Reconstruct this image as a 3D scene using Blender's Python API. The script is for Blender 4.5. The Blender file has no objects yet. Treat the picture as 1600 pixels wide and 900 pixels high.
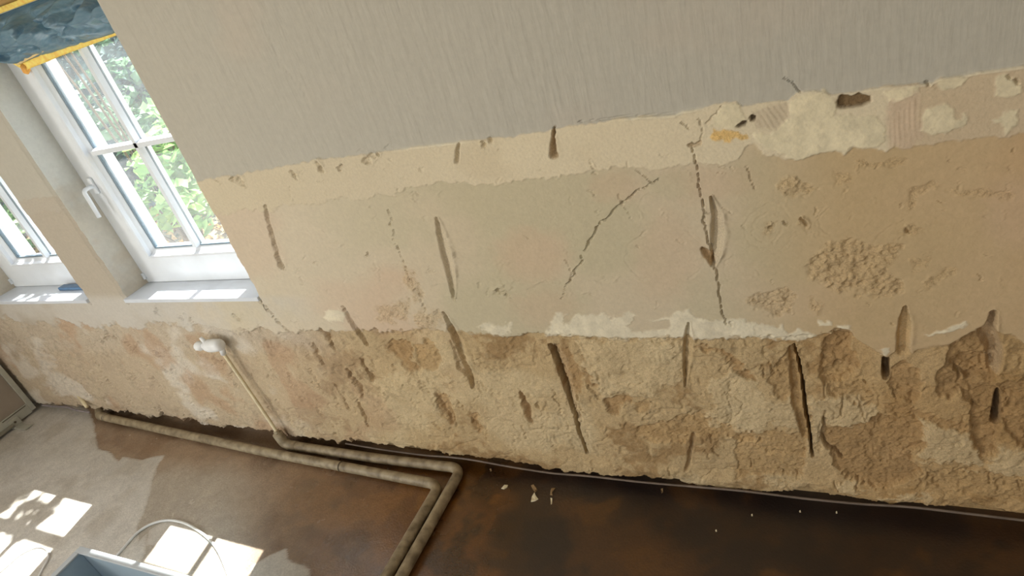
import bpy, bmesh, math, random
import numpy as np
from mathutils import Vector, Matrix

scene = bpy.context.scene
COL = scene.collection
random.seed(7)
rng = np.random.default_rng(11)

# ------------------------------------------------------------------ camera
YAW, PITCH, ROLL, FPX = -0.53391977, -0.51367661, -0.30259192, 995.684
CAM = np.array([0.0, -1.444, 1.748])
_f = np.array([math.sin(YAW)*math.cos(PITCH), math.cos(YAW)*math.cos(PITCH), math.sin(PITCH)])
_r = np.array([math.cos(YAW), -math.sin(YAW), 0.0]); _u = np.cross(_r, _f)
AX = np.stack([math.cos(ROLL)*_r+math.sin(ROLL)*_u, -math.sin(ROLL)*_r+math.cos(ROLL)*_u, _f])
cd = bpy.data.cameras.new('camera'); cam = bpy.data.objects.new('camera', cd); COL.objects.link(cam)
cd.sensor_width = 36.0; cd.lens = FPX/1600.0*36.0; cd.clip_start = 0.02
cam.matrix_world = Matrix(((AX[0][0], AX[1][0], -AX[2][0], CAM[0]), (AX[0][1], AX[1][1], -AX[2][1], CAM[1]),
                           (AX[0][2], AX[1][2], -AX[2][2], CAM[2]), (0, 0, 0, 1)))
scene.camera = cam

# ------------------------------------------------------------------ world, sun, added area lights, exposure
world = bpy.data.worlds.new('world'); scene.world = world; world.use_nodes = True
wn = world.node_tree.nodes; wl = world.node_tree.links; wn.clear()
wo = wn.new('ShaderNodeOutputWorld'); wb = wn.new('ShaderNodeBackground'); ws = wn.new('ShaderNodeTexSky')
ws.sky_type = 'NISHITA'; ws.sun_disc = False; ws.sun_elevation = math.radians(58); ws.sun_rotation = math.radians(-10)
ws.air_density = 1.0; ws.dust_density = 2.0
wb.inputs['Strength'].default_value = 0.45
wl.new(ws.outputs[0], wb.inputs[0]); wl.new(wb.outputs[0], wo.inputs[0])

SUNDIR = Vector((0.17, -1.0, -1.6)).normalized()
sd = bpy.data.lights.new('sun', 'SUN'); sun = bpy.data.objects.new('sun', sd); COL.objects.link(sun)
sd.energy = 22.0; sd.angle = math.radians(0.53); sd.color = (1.0, 0.97, 0.93)
sun.rotation_euler = SUNDIR.to_track_quat('-Z', 'Y').to_euler(); sun.location = (-3, 4, 6)

def area_light(name, loc, direction, sx, sy, power, color):
    d = bpy.data.lights.new(name, 'AREA'); d.shape = 'RECTANGLE'; d.size = sx; d.size_y = sy; d.energy = power; d.color = color
    o = bpy.data.objects.new(name, d); COL.objects.link(o); o.location = loc
    o.rotation_euler = Vector(direction).to_track_quat('-Z', 'Z').to_euler()
    return o
# added area lights at assumed openings in the unseen left and opposite walls
area_light('added_light_end', (-4.27, -3.35, 1.65), (1, 0.0, -0.05), 1.5, 1.3, 92.0, (1.0, 0.955, 0.875))
area_light('added_light_opposite', (-1.2, -4.27, 1.6), (0, 1, 0), 1.4, 1.2, 26.0, (1.0, 0.945, 0.85))

vs = scene.view_settings
vs.view_transform = 'Standard'; vs.look = 'None'; vs.exposure = 0.12; vs.gamma = 1.0; vs.use_curve_mapping = False

# ------------------------------------------------------------------ helpers
def ray(x, y): return np.array([(x-800)/FPX, -(y-450)/FPX, 1.0]) @ AX
def onY(x, y, Y=0.0): d = ray(x, y); return CAM + d*((Y-CAM[1])/d[1])
def onZ(x, y, Z=0.0): d = ray(x, y); return CAM + d*((Z-CAM[2])/d[2])
def project(X, Y, Z):
    q0 = AX[0][0]*(X-CAM[0])+AX[0][1]*(Y-CAM[1])+AX[0][2]*(Z-CAM[2])
    q1 = AX[1][0]*(X-CAM[0])+AX[1][1]*(Y-CAM[1])+AX[1][2]*(Z-CAM[2])
    q2 = AX[2][0]*(X-CAM[0])+AX[2][1]*(Y-CAM[1])+AX[2][2]*(Z-CAM[2])
    bad = q2 < 0.05; q2 = np.where(bad, 0.05, q2)
    return np.where(bad, -9999, 800+FPX*q0/q2), np.where(bad, -9999, 450-FPX*q1/q2)
def lin(r, g, b):
    def c(v):
        v /= 255.0
        return v/12.92 if v <= 0.04045 else ((v+0.055)/1.055)**2.4
    return np.array([c(r), c(g), c(b)])
def lin4(r, g, b): return tuple(lin(r, g, b))+(1.0,)

def _hash(ix, iy, seed):
    h = (ix.astype(np.int64)*374761393 + iy.astype(np.int64)*668265263 + seed*1442695041) & 0xffffffff
    h = ((h ^ (h >> 13))*1274126177) & 0xffffffff
    h = h ^ (h >> 16)
    return (h & 0xffff)/65535.0
def vnoise(x, y, seed=0):
    ix = np.floor(x); iy = np.floor(y); fx = x-ix; fy = y-iy
    fx = fx*fx*fx*(fx*(fx*6-15)+10); fy = fy*fy*fy*(fy*(fy*6-15)+10)
    a = _hash(ix, iy, seed); b = _hash(ix+1, iy, seed); c = _hash(ix, iy+1, seed); d = _hash(ix+1, iy+1, seed)
    return (a*(1-fx)+b*fx)*(1-fy)+(c*(1-fx)+d*fx)*fy
def fbm(x, y, octs=4, seed=0, gain=0.5):
    s = 0; a = 1; t = 0
    for o in range(octs):
        s = s+a*vnoise(x*2**o+17.3*o, y*2**o-9.1*o, seed+o*13); t += a; a *= gain
    return s/t-0.5                                   # about -0.5 .. 0.5
def sstep(e0, e1, x):
    t = np.clip((x-e0)/(e1-e0), 0, 1); return t*t*(3-2*t)
def seg_dist(px, py, pts, widths=None):
    """distance to a polyline; also the interpolated width, the side sign and the run fraction"""
    best = np.full(px.shape, 1e9); wv = np.ones(px.shape); side = np.zeros(px.shape)
    n = len(pts)
    for i in range(n-1):
        ax_, ay_ = pts[i]; bx, by = pts[i+1]; dx, dy = bx-ax_, by-ay_; L = dx*dx+dy*dy+1e-9
        t = np.clip(((px-ax_)*dx+(py-ay_)*dy)/L, 0, 1)
        qx = px-(ax_+t*dx); qy = py-(ay_+t*dy); d = np.hypot(qx, qy)
        m = d < best
        best = np.where(m, d, best)
        side = np.where(m, np.sign(dy*qx-dx*qy), side)      # + = right of a stroke drawn downwards
        if widths is not None: wv = np.where(m, widths[i]*(1-t)+widths[i+1]*t, wv)
    return best, wv, side
def poly_sd(px, py, pts):
    """signed distance, positive inside"""
    d = np.full(px.shape, 1e9); ins = np.zeros(px.shape, bool); n = len(pts)
    for i in range(n):
        x0, y0 = pts[i]; x1, y1 = pts[(i+1) % n]; dx, dy = x1-x0, y1-y0; L = dx*dx+dy*dy+1e-9
        t = np.clip(((px-x0)*dx+(py-y0)*dy)/L, 0, 1)
        d = np.minimum(d, np.hypot(px-(x0+t*dx), py-(y0+t*dy)))
        c = ((y0 > py) != (y1 > py))
        xi = x0+(py-y0)*dx/(dy if dy else 1e-9)
        ins ^= c & (px < xi)
    return np.where(ins, d, -d)

# ---- materials
def new_mat(name):
    m = bpy.data.materials.new(name); m.use_nodes = True; m.node_tree.nodes.clear()
    return m, m.node_tree.nodes, m.node_tree.links
def mat_plain(name, rgb, rough=0.6, metallic=0.0, noise=0.10, nscale=40.0, bump=0.15, bscale=120.0, spec=0.4, rgb2=None):
    m, N, Lk = new_mat(name)
    out = N.new('ShaderNodeOutputMaterial'); b = N.new('ShaderNodeBsdfPrincipled'); tc = N.new('ShaderNodeTexCoord')
    nz = N.new('ShaderNodeTexNoise'); nz.inputs['Scale'].default_value = nscale; nz.inputs['Detail'].default_value = 5
    mx = N.new('ShaderNodeMix'); mx.data_type = 'RGBA'
    c = lin(*rgb); c2 = lin(*rgb2) if rgb2 else c*(1-2.2*noise)
    mx.inputs['A'].default_value = tuple(np.clip(c*(1+noise), 0, 1))+(1,); mx.inputs['B'].default_value = tuple(c2)+(1,)
    mr = N.new('ShaderNodeMapRange'); mr.inputs['From Min'].default_value = 0.35; mr.inputs['From Max'].default_value = 0.7
    Lk.new(tc.outputs['Object'], nz.inputs['Vector']); Lk.new(nz.outputs['Fac'], mr.inputs['Value']); Lk.new(mr.outputs[0], mx.inputs['Factor'])
    Lk.new(mx.outputs['Result'], b.inputs['Base Color'])
    n2 = N.new('ShaderNodeTexNoise'); n2.inputs['Scale'].default_value = bscale; n2.inputs['Detail'].default_value = 3
    bp = N.new('ShaderNodeBump'); bp.inputs['Strength'].default_value = bump; bp.inputs['Distance'].default_value = 0.004
    Lk.new(tc.outputs['Object'], n2.inputs['Vector']); Lk.new(n2.outputs['Fac'], bp.inputs['Height']); Lk.new(bp.outputs[0], b.inputs['Normal'])
    b.inputs['Roughness'].default_value = rough; b.inputs['Metallic'].default_value = metallic; b.inputs['Specular IOR Level'].default_value = spec
    Lk.new(b.outputs[0], out.inputs[0])
    return m
def mat_wall(name, grain, gscale, bump, bscale, stretch=(1, 1, 1), rough=0.92):
    """plaster: colour layout from the surface attribute 'col', grain and fine relief from noise"""
    m, N, Lk = new_mat(name)
    out = N.new('ShaderNodeOutputMaterial'); b = N.new('ShaderNodeBsdfPrincipled'); tc = N.new('ShaderNodeTexCoord')
    at = N.new('ShaderNodeAttribute'); at.attribute_name = 'col'
    nz = N.new('ShaderNodeTexNoise'); nz.inputs['Scale'].default_value = gscale; nz.inputs['Detail'].default_value = 4; nz.inputs['Roughness'].default_value = 0.65
    mr = N.new('ShaderNodeMapRange'); mr.inputs['From Min'].default_value = 0.3; mr.inputs['From Max'].default_value = 0.7
    mr.inputs['To Min'].default_value = 1-grain; mr.inputs['To Max'].default_value = 1+grain
    vm = N.new('ShaderNodeVectorMath'); vm.operation = 'SCALE'
    Lk.new(tc.outputs['Object'], nz.inputs['Vector']); Lk.new(nz.outputs['Fac'], mr.inputs['Value'])
    Lk.new(at.outputs['Color'], vm.inputs[0]); Lk.new(mr.outputs[0], vm.inputs['Scale']); Lk.new(vm.outputs[0], b.inputs['Base Color'])
    mp = N.new('ShaderNodeMapping'); mp.inputs['Scale'].default_value = stretch
    n2 = N.new('ShaderNodeTexNoise'); n2.inputs['Scale'].default_value = bscale; n2.inputs['Detail'].default_value = 4
    bp = N.new('ShaderNodeBump'); bp.inputs['Strength'].default_value = bump; bp.inputs['Distance'].default_value = 0.003
    Lk.new(tc.outputs['Object'], mp.inputs[0]); Lk.new(mp.outputs[0], n2.inputs['Vector']); Lk.new(n2.outputs['Fac'], bp.inputs['Height']); Lk.new(bp.outputs[0], b.inputs['Normal'])
    b.inputs['Roughness'].default_value = rough; b.inputs['Specular IOR Level'].default_value = 0.2
    Lk.new(b.outputs[0], out.inputs[0])
    return m

# ---- objects
def link_mesh(name, me, mat, parent=None, smooth=False):
    o = bpy.data.objects.new(name, me); COL.objects.link(o)
    if mat: me.materials.append(mat)
    if parent: o.parent = parent
    if smooth and len(me.polygons):
        me.polygons.foreach_set('use_smooth', np.ones(len(me.polygons), bool))
    return o
def mesh_obj(name, verts, faces, mat, parent=None, smooth=False):
    me = bpy.data.meshes.new(name); me.from_pydata([tuple(map(float, v)) for v in verts], [], faces); me.update()
    return link_mesh(name, me, mat, parent, smooth)
def empty(name, loc=(0, 0, 0)):
    o = bpy.data.objects.new(name, None); COL.objects.link(o); o.location = loc; o.empty_display_size = 0.05
    return o
def tag(o, label=None, cat=None, group=None, kind=None):
    if label: o['label'] = label
    if cat: o['category'] = cat
    if group: o['group'] = group
    if kind: o['kind'] = kind
    return o
def rel(o, parent):
    """parent keeping world position (parents are unrotated empties)"""
    o.parent = parent; o.location = Vector(o.location)-Vector(parent.location); return o
def box_data(x0, x1, y0, y1, z0, z1):
    v = [(x0, y0, z0), (x1, y0, z0), (x1, y1, z0), (x0, y1, z0), (x0, y0, z1), (x1, y0, z1), (x1, y1, z1), (x0, y1, z1)]
    f = [(0, 3, 2, 1), (4, 5, 6, 7), (0, 1, 5, 4), (1, 2, 6, 5), (2, 3, 7, 6), (3, 0, 4, 7)]
    return v, f
def boxes(name, lst, mat, parent=None, bevel=0.0):
    V = []; F = []
    for b in lst:
        v, f = box_data(*b); k = len(V); V += v; F += [tuple(i+k for i in q) for q in f]
    o = mesh_obj(name, V, F, mat, parent)
    if bevel:
        md = o.modifiers.new('bevel', 'BEVEL'); md.width = bevel; md.segments = 2; md.limit_method = 'ANGLE'
    return o
def fillet(pts, r, n=6):
    pts = [Vector(p) for p in pts]; out = [pts[0]]
    for i in range(1, len(pts)-1):
        a, b, c = pts[i-1], pts[i], pts[i+1]
        u = (a-b); w = (c-b); k = min(r, u.length*0.45, w.length*0.45)
        p = b+u.normalized()*k; q = b+w.normalized()*k
        for j in range(n+1):
            t = j/n; out.append(p*(1-t)**2+b*2*t*(1-t)+q*t*t)
    out.append(pts[-1]); return out
def tube_data(pts, rad, segs=14, jitter=0.0):
    pts = [Vector(p) for p in pts]; V = []; F = []; n = len(pts)
    rads = rad if isinstance(rad, (list, tuple)) else [rad]*n
    t0 = (pts[1]-pts[0]).normalized(); up = Vector((0, 0, 1)) if abs(t0.z) < 0.9 else Vector((0, 1, 0))
    s = t0.cross(up).normalized()
    for i, p in enumerate(pts):
        t = (pts[min(i+1, n-1)]-pts[max(i-1, 0)]).normalized()
        s = (s-t*s.dot(t)).normalized(); u = s.cross(t)
        for k in range(segs):
            a = 2*math.pi*k/segs; rr = rads[i]*(1+jitter*random.uniform(-1, 1))
            V.append(p+s*math.cos(a)*rr+u*math.sin(a)*rr)
    for i in range(n-1):
        for k in range(segs):
            a = i*segs+k; b = i*segs+(k+1) % segs
            F.append((a, b, b+segs, a+segs))
    F.append(tuple(range(segs-1, -1, -1))); F.append(tuple(range((n-1)*segs, n*segs)))
    return V, F
def tube(name, pts, rad, mat, parent=None, segs=14, jitter=0.0):
    V, F = tube_data(pts, rad, segs, jitter); return mesh_obj(name, V, F, mat, parent, True)
def resample(pts, step):
    pts = [Vector(p) for p in pts]; out = []
    for a, b in zip(pts[:-1], pts[1:]):
        n = max(1, int((b-a).length/step))
        out += [a.lerp(b, i/n) for i in range(n)]
    return out+[pts[-1]]
def smooth_path(pts, n=8):
    """Catmull-Rom"""
    P = [Vector(p) for p in pts]; P = [P[0]*2-P[1]]+P+[P[-1]*2-P[-2]]; out = []
    for i in range(1, len(P)-2):
        for j in range(n):
            t = j/n; a, b, c, d = P[i-1], P[i], P[i+1], P[i+2]
            out.append(0.5*((2*b)+(c-a)*t+(2*a-5*b+4*c-d)*t*t+(3*b-a-3*c+d)*t**3))
    return out+[P[-2]]

# ------------------------------------------------------------------ levels shared by wall, floor and windows
ROOM_L, ROOM_R, ROOM_F, ROOM_H = -4.30, 1.60, -4.30, 2.50
OPEN = [(-2.722, -1.920), (-3.800, -2.995)]           # window openings, x from/to
SILL_Z, HEAD_Z, REV = 0.790, 1.960, 0.122             # sill level, lintel level, reveal depth
WALL_T = 0.31
def zf(x): return np.interp(x, [-4.3, -3.7, -2.3, -1.35, -0.2, 0.47, 1.6], [0.018, 0.012, -0.018, -0.040, -0.030, -0.020, -0.02])

# ------------------------------------------------------------------ the window wall as one relief surface
def build_wall():
    xs = []; x = 0.95
    while x > ROOM_L:
        xs.append(x); x -= 0.0026 if x > -0.2 else 0.0026+0.0021*(-0.2-x)
    xs = np.array(xs[::-1])
    for o in OPEN:
        for e in o: xs[np.argmin(abs(xs-e))] = e
    xs[0] = ROOM_L
    xs = np.concatenate([xs, np.linspace(0.97, ROOM_R, 24)])
    zs = np.concatenate([np.arange(-0.075, 1.42, 0.0027), np.arange(1.424, ROOM_H, 0.009), [ROOM_H]])
    for e in (SILL_Z-0.018, HEAD_Z): zs[np.argmin(abs(zs-e))] = e
    X, Z = np.meshgrid(xs, zs)                        # rows = z
    PX, PY = project(X, 0*X, Z)
    n1 = fbm(X*14, Z*14, 4, 1); n2 = fbm(X*45, Z*45, 3, 2); n3 = fbm(X*130, Z*130, 2, 3); nlow = fbm(X*3, Z*3, 4, 4)
    nhue = fbm(X*2.2+5, Z*2.8, 4, 5); nhue2 = fbm(X*5, Z*5, 4, 6); nst = fbm(X*9, Z*40, 3, 8)
    WX = PX+20*n1+13*n2+6*n3; WY = PY+20*fbm(X*14+3, Z*14, 4, 21)+13*fbm(X*45, Z*45+7, 3, 22)+6*fbm(X*130+5, Z*130, 2, 23)
    def curve(pts, xq):
        p = np.array(pts, float); return np.interp(xq, p[:, 0], p[:, 1])
    # --- boundaries of the coats, followed along the wall (photo columns)
    seam = curve([(-900, 492), (0, 497), (50, 505), (300, 510), (440, 516), (620, 516), (780, 521), (870, 525), (960, 527), (1030, 529), (1100, 527), (1200, 524), (1270, 525),
                  (1290, 516), (1330, 519), (1340, 534), (1370, 548), (1385, 556), (1405, 543), (1425, 548), (1480, 540), (1495, 528), (1530, 512), (1560, 520), (1600, 531), (2600, 540)], PX)
    grey = curve([(-900, 445), (40, 311), (90, 305), (340, 277), (420, 262), (500, 248), (570, 240), (640, 229), (700, 222), (780, 213), (850, 203), (905, 192), (1000, 181), (1055, 178), (1068, 172),
                  (1085, 170), (1125, 158), (1150, 156), (1160, 165), (1232, 154), (1245, 142), (1270, 139), (1290, 141), (1300, 147), (1365, 136), (1455, 128), (1468, 120), (1500, 116), (1530, 110), (1600, 101), (2600, -20)], PX)
    crm = curve([(-900, 455), (60, 330), (350, 331), (430, 325), (470, 315), (540, 310), (580, 305), (620, 300), (650, 293), (690, 282), (760, 287), (850, 275), (930, 262), (1000, 258), (1080, 257), (1120, 251),
                 (1155, 245), (1166, 230), (1180, 226), (1194, 243), (1240, 246), (1320, 241), (1335, 226), (1390, 229), (1500, 217), (1600, 204), (2600, 120)], PX)
    g_grey = sstep(-1.2, 1.2, grey-(PY+7*n2+5*n1))          # 1 on the painted upper wall
    g_seam = sstep(-2.5, 2.5, PY+14*n1+10*n2+5*n3-seam+10*sstep(600, 380, PX)*n1)              # 1 on the hacked lower wall
    g_crm = (1-g_grey)*sstep(-2.0, 2.0, crm-WY*0.75-PY*0.25)
    # --- colours: the materials' own, with light falloff and window glare painted in
    C_grey, C_cream, C_skim = lin(187, 182, 169), lin(220, 206, 177), lin(205, 190, 163)
    C_pink, C_green, C_pale = lin(206, 178, 150), lin(194, 184, 154), lin(212, 201, 180)
    C_rough, C_rough2, C_brown, C_white = lin(190, 166, 126), lin(206, 186, 148), lin(154, 124, 84), lin(228, 218, 192)
    mix = lambda a, b, t: a*(1-t[..., None])+b*t[..., None]
    ones = np.ones(X.shape+(3,))
    skim = mix(ones*C_skim, C_pink, sstep(0.02, 0.22, nhue)*0.8); skim = mix(skim, C_green, sstep(0.03, 0.2, -nhue)*0.7)
    skim = mix(skim, C_pale, sstep(760, 400, PX)*0.6)
    skim = mix(skim, lin(196, 164, 118), sstep(1080, 1350, PX)*0.65)  # falloff of light to the right painted in as darker, warmer skim
    for (cx, cy, rx, ry, col, k) in [(835, 395, 62, 45, C_pink, .8), (960, 290, 45, 28, C_pink, .6), (1040, 400, 55, 70, C_pink, .5), (945, 380, 55, 60, C_green, .8), (1050, 285, 50, 22, C_green, .8),
                                     (850, 480, 55, 35, C_pink, .6), (1590, 330, 50, 60, C_pink, .6), (1120, 280, 60, 25, C_pink, .5)]:
        d = ((WX-cx)/rx)**2+((WY-cy)/ry)**2; skim = mix(skim, col, 0.6*k*sstep(1.6, 0.1, d))
    rough = mix(ones*C_rough, C_rough2, sstep(-0.02, 0.22, nhue2)*0.8); rough = mix(rough, C_brown, sstep(0.10, 0.26, -nhue2-0.3*n2)*0.75)
    rough = mix(rough, lin(196, 160, 128), sstep(600, 200, PX)*sstep(0.0, 0.2, nlow)*0.5)
    rough = mix(rough, lin(182, 146, 96), sstep(1150, 1420, PX)*0.55)  # same light falloff painted into the rough plaster's colour
    rough = mix(rough, lin(205, 196, 182), sstep(560, 535, PY)*sstep(560, 330, PX)*0.55)
    lf = sstep(700, 250, PX)*0.75; rough = mix(rough, lin(188, 174, 154), lf)
    rough = mix(rough, lin(214, 206, 192), sstep(0.03, 0.14, fbm(X*4, Z*5, 4, 15))*sstep(560, 300, PX)*0.7)
    rough = mix(rough, lin(178, 146, 116), sstep(0.05, 0.18, fbm(X*5+2, Z*4, 4, 16))*sstep(900, 400, PX)*0.55)
    spk = fbm(X*75, Z*60, 3, 17); spm = sstep(-0.05, 0.15, fbm(X*6+9, Z*6, 3, 18)); rough = rough*(1-0.16*spm*sstep(0.02, 0.25, spk))[..., None]*(1+0.07*sstep(0.02, 0.25, -spk))[..., None]
    cream = mix(ones*C_cream, lin(206, 190, 160), sstep(0.05, 0.25, nhue2)*0.5)
    cream = mix(cream, lin(208, 195, 169), sstep(800, 560, PX)*0.8); cream = mix(cream, lin(186, 177, 162), sstep(300, 200, PX)); skim = mix(skim, lin(184, 174, 158), sstep(330, 220, PX)); skim = mix(skim, lin(202, 197, 188), sstep(455, 470, PY)*sstep(520, 380, PX)*sstep(-0.25, 0.1, nhue2)*0.8)  # last mix: window glare under the sill painted as greyer skim
    cream = mix(cream, lin(200, 178, 148), sstep(1380, 1400, PX)*0.7)
    greyc = mix(ones*C_grey, lin(196, 184, 168), sstep(0.0, 0.25, nhue)*0.6)
    col = mix(skim, cream, g_crm); col = mix(col, greyc, g_grey); col = mix(col, rough, g_seam*(1-g_grey))
    # --- relief, metres towards the room
    hs = 0.0035*nlow+0.0018*fbm(X*8, Z*15, 4, 31)+0.0010*fbm(X*12, Z*60, 3, 36)+0.0008*n2
    hr = 0.012*fbm(X*5, Z*5, 3, 32)+0.0080*fbm(X*16, Z*9, 4, 33)+0.0042*n2*(0.4+1.2*spm)+0.0034*n3
    blunt = np.abs(fbm(X*11+n1*2, Z*7, 3, 34)); hr += 0.0040*sstep(0.0, 0.09, blunt)
    hg = 0.0025*nlow+0.0012*fbm(X*26, Z*5, 3, 35)+0.0012*fbm(X*90, Z*9, 2, 37)*(0.35+sstep(-0.05, 0.15, fbm(X*1.5+2, Z*1.5, 2, 38)))+0.0006*n2
    H = 0.0060+hs
    H = H*(1-g_crm)+g_crm*(0.0085+hs+0.0018*n1)
    H = H*(1-g_grey)+g_grey*(0.0062+hg)
    low = g_seam*(1-g_grey); H = H*(1-low)+low*(-0.004+hr)
    # paint lip along the border of the grey paint
    lip = np.exp(-((PY-grey-1.5)/2.2)**2)*sstep(560, 700, PX)*sstep(-0.12, 0.05, fbm(X*6, Z*0+1, 2, 40)); H += 0.0030*lip; col = mix(col, C_white, 0.8*lip)
    lab = np.where(g_grey > 0.5, 1, np.where(g_seam > 0.5, 0, np.where(g_crm > 0.5, 3, 2))).astype(np.int32)
    names = {0: 'wall_back', 1: 'painted_plaster', 2: 'skim_coat', 3: 'filler_band'}
    nxt = [10]
    def sub(pts, pad):
        a = np.array(pts, float); m = (PX > a[:, 0].min()-pad) & (PX < a[:, 0].max()+pad) & (PY > a[:, 1].min()-pad) & (PY < a[:, 1].max()+pad)
        return np.nonzero(m)
    def reg(name):
        i = nxt[0]; nxt[0] += 1; names[i] = name; return i
    def patch(pts, colr, dh=0.0, soft=2.0, warp=1.0, rag=0.0, name=None, k=1.0, flat=None):
        idx = sub(pts, 14); px = PX[idx]+warp*(WX-PX)[idx]; py = PY[idx]+warp*(WY-PY)[idx]
        s = poly_sd(px, py, pts); m = sstep(-soft, soft, s)
        if flat is not None: H[idx] = H[idx]*(1-m)+m*flat
        H[idx] += m*(dh+rag*(n2[idx]+0.8*n3[idx]+0.8*n1[idx]))
        if colr is not None: col[idx] = col[idx]*(1-k*m[:, None])+k*m[:, None]*colr*(1+0.35*n2[idx]+0.25*n1[idx])[:, None]
        if name:
            i = reg(name); g = s > 0; lab[idx[0][g], idx[1][g]] = i
    def groove(pts, widths, depth, colr=None, rim=0.0, rag=0.25, name=None, pw=1.0, cw=1.0, clear=0.0):
        idx = sub(pts, max(widths)*3+6); px = PX[idx]+rag*(WX-PX)[idx]; py = PY[idx]+rag*(WY-PY)[idx]
        d, w, sd_ = seg_dist(px, py, pts, widths); t = d/np.maximum(w, 0.5)
        if pw == 0:                                   # blade cut: steep left flank, long right flank
            ss = sd_*t; p = np.where(ss < -0.55, np.clip((ss+1)/0.45, 0, 1), np.clip((1-ss)/1.55, 0, 1))
        else:
            p = np.clip(1-t, 0, 1); p = p*p*(3-2*p) if pw == 1 else np.clip(p*pw, 0, 1)
        H[idx] += -depth*p*(1+0.6*n2[idx])
        if rim: H[idx] += rim*np.exp(-((t-1.3)/0.4)**2)*np.where(sd_ > 0, 1.0, 0.25)*(0.4+2.4*np.abs(n1[idx]+n2[idx]))
        if colr is not None:
            m = cw*sstep(1.15, 0.75, t)[:, None]; col[idx] = col[idx]*(1-m)+m*colr*(1+0.4*n2[idx])[:, None]
        if name:
            i = reg(name); g = t < 1.0; lab[idx[0][g], idx[1][g]] = i
    def zo(x0, y0, s, pts): return [(x0+a/s, y0+b/s) for a, b in pts]
    Z8 = lambda p: zo(1100, 80, 3.2, p); Z2 = lambda p: zo(780, 440, 3.4625, p); Z3 = lambda p: zo(1150, 320, 3.213, p); Z4 = lambda p: zo(1150, 560, 3.213, p); Z1 = lambda p: zo(400, 440, 3.4625, p)
    # --- bare, browner patches where the lower plaster has come away
    B1, B2 = lin(166, 134, 92), lin(180, 150, 106)
    bare = [
        (Z1([(715, 355), (740, 315), (815, 320), (845, 330), (840, 420), (880, 470), (840, 485), (780, 420), (720, 385)]), B1, -.012),
        (Z1([(860, 340), (930, 315), (985, 370), (1000, 450), (950, 485), (890, 480), (880, 400)]), B2, -.009),
        (Z2([(300, 365), (360, 360), (410, 450), (460, 510), (470, 590), (430, 600), (370, 570)]), B1, -.010),
        (Z2([(445, 470), (480, 500), (520, 520), (530, 560), (490, 560)]), B1, -.007),
        (Z2([(565, 650), (620, 630), (700, 625), (740, 640), (640, 690), (650, 730), (600, 735), (570, 690)]), B1, -.014),
        (Z2([(735, 640), (800, 640), (810, 690), (760, 720), (735, 690)]), B2, -.006),
        (Z2([(90, 590), (130, 640), (170, 700), (190, 760), (165, 785), (130, 700)]), B1, -.012),
        (Z2([(1060, 340), (1150, 370), (1250, 410), (1385, 510), (1385, 545), (1290, 500), (1190, 405), (1090, 380)]), B1, -.009),
        (Z2([(1000, 720), (1100, 715), (1230, 770), (1385, 800), (1385, 860), (1080, 830), (870, 880), (740, 850), (760, 790), (860, 760)]), B2, -.008),
        (Z4([(440, 350), (490, 360), (560, 345), (690, 300), (720, 265), (800, 290), (900, 290), (970, 350), (965, 420), (880, 460), (900, 530), (950, 560), (860, 620), (700, 640), (560, 620), (470, 500), (440, 440)]), B1, -.016),
        (Z4([(960, 580), (1100, 555), (1250, 570), (1446, 600), (1500, 720), (1330, 700), (1080, 670), (960, 640)]), B2, -.008),
        (Z4([(190, 60), (230, 0), (300, -60), (320, 60), (340, 200), (300, 200), (200, 190), (160, 120)]), B2, -.010),
        (Z4([(0, 385), (130, 370), (330, 380), (360, 470), (330, 590), (200, 585), (0, 590)]), B2, -.007),
        (Z3([(450, 690), (480, 640), (530, 615), (580, 640), (590, 720), (640, 780), (560, 900), (450, 880), (430, 760)]), B1, -.014),
        (Z4([(430, 60), (560, 20), (620, 80), (690, 190), (600, 220), (470, 190)]), B2, -.010),
        (Z4([(790, 60), (850, 25), (920, 60), (925, 190), (880, 220), (810, 190), (775, 120)]), B1, -.010),
        (Z4([(1000, 60), (1060, 30), (1110, 60), (1110, 170), (1060, 200), (1000, 170)]), B1, -.012),
        (Z4([(1090, 30), (1200, -10), (1290, 10), (1300, 120), (1340, 330), (1310, 470), (1240, 500), (1190, 400), (1180, 240), (1110, 150)]), B1, -.017),
        (Z3([(1080, 700), (1150, 650), (1220, 620), (1260, 590), (1330, 640), (1330, 830), (1250, 880), (1150, 880), (1060, 800)]), B1, -.016),
        (Z4([(740, 220), (900, 240), (1180, 340), (1170, 370), (900, 285), (760, 260)]), B1, -.006),
        (zo(0, 440, 3.6, [(1090, 300), (1200, 290), (1290, 350), (1260, 420), (1120, 400)]), lin(190, 172, 145), -.004),
        ([(1555, 605), (1600, 590), (1640, 620), (1640, 700), (1590, 700), (1570, 660)], B1, -.012),
        ([(675, 612), (700, 618), (712, 650), (704, 665), (690, 648)], B1, -.008),
        ([(733, 640), (750, 650), (757, 672), (745, 680)], B1, -.008),
    ]
    for p, c, dh in bare: patch(p, c, dh*0.8, 2.5, 0.8, 0.004, 'bare_patch', k=0.75)
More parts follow.
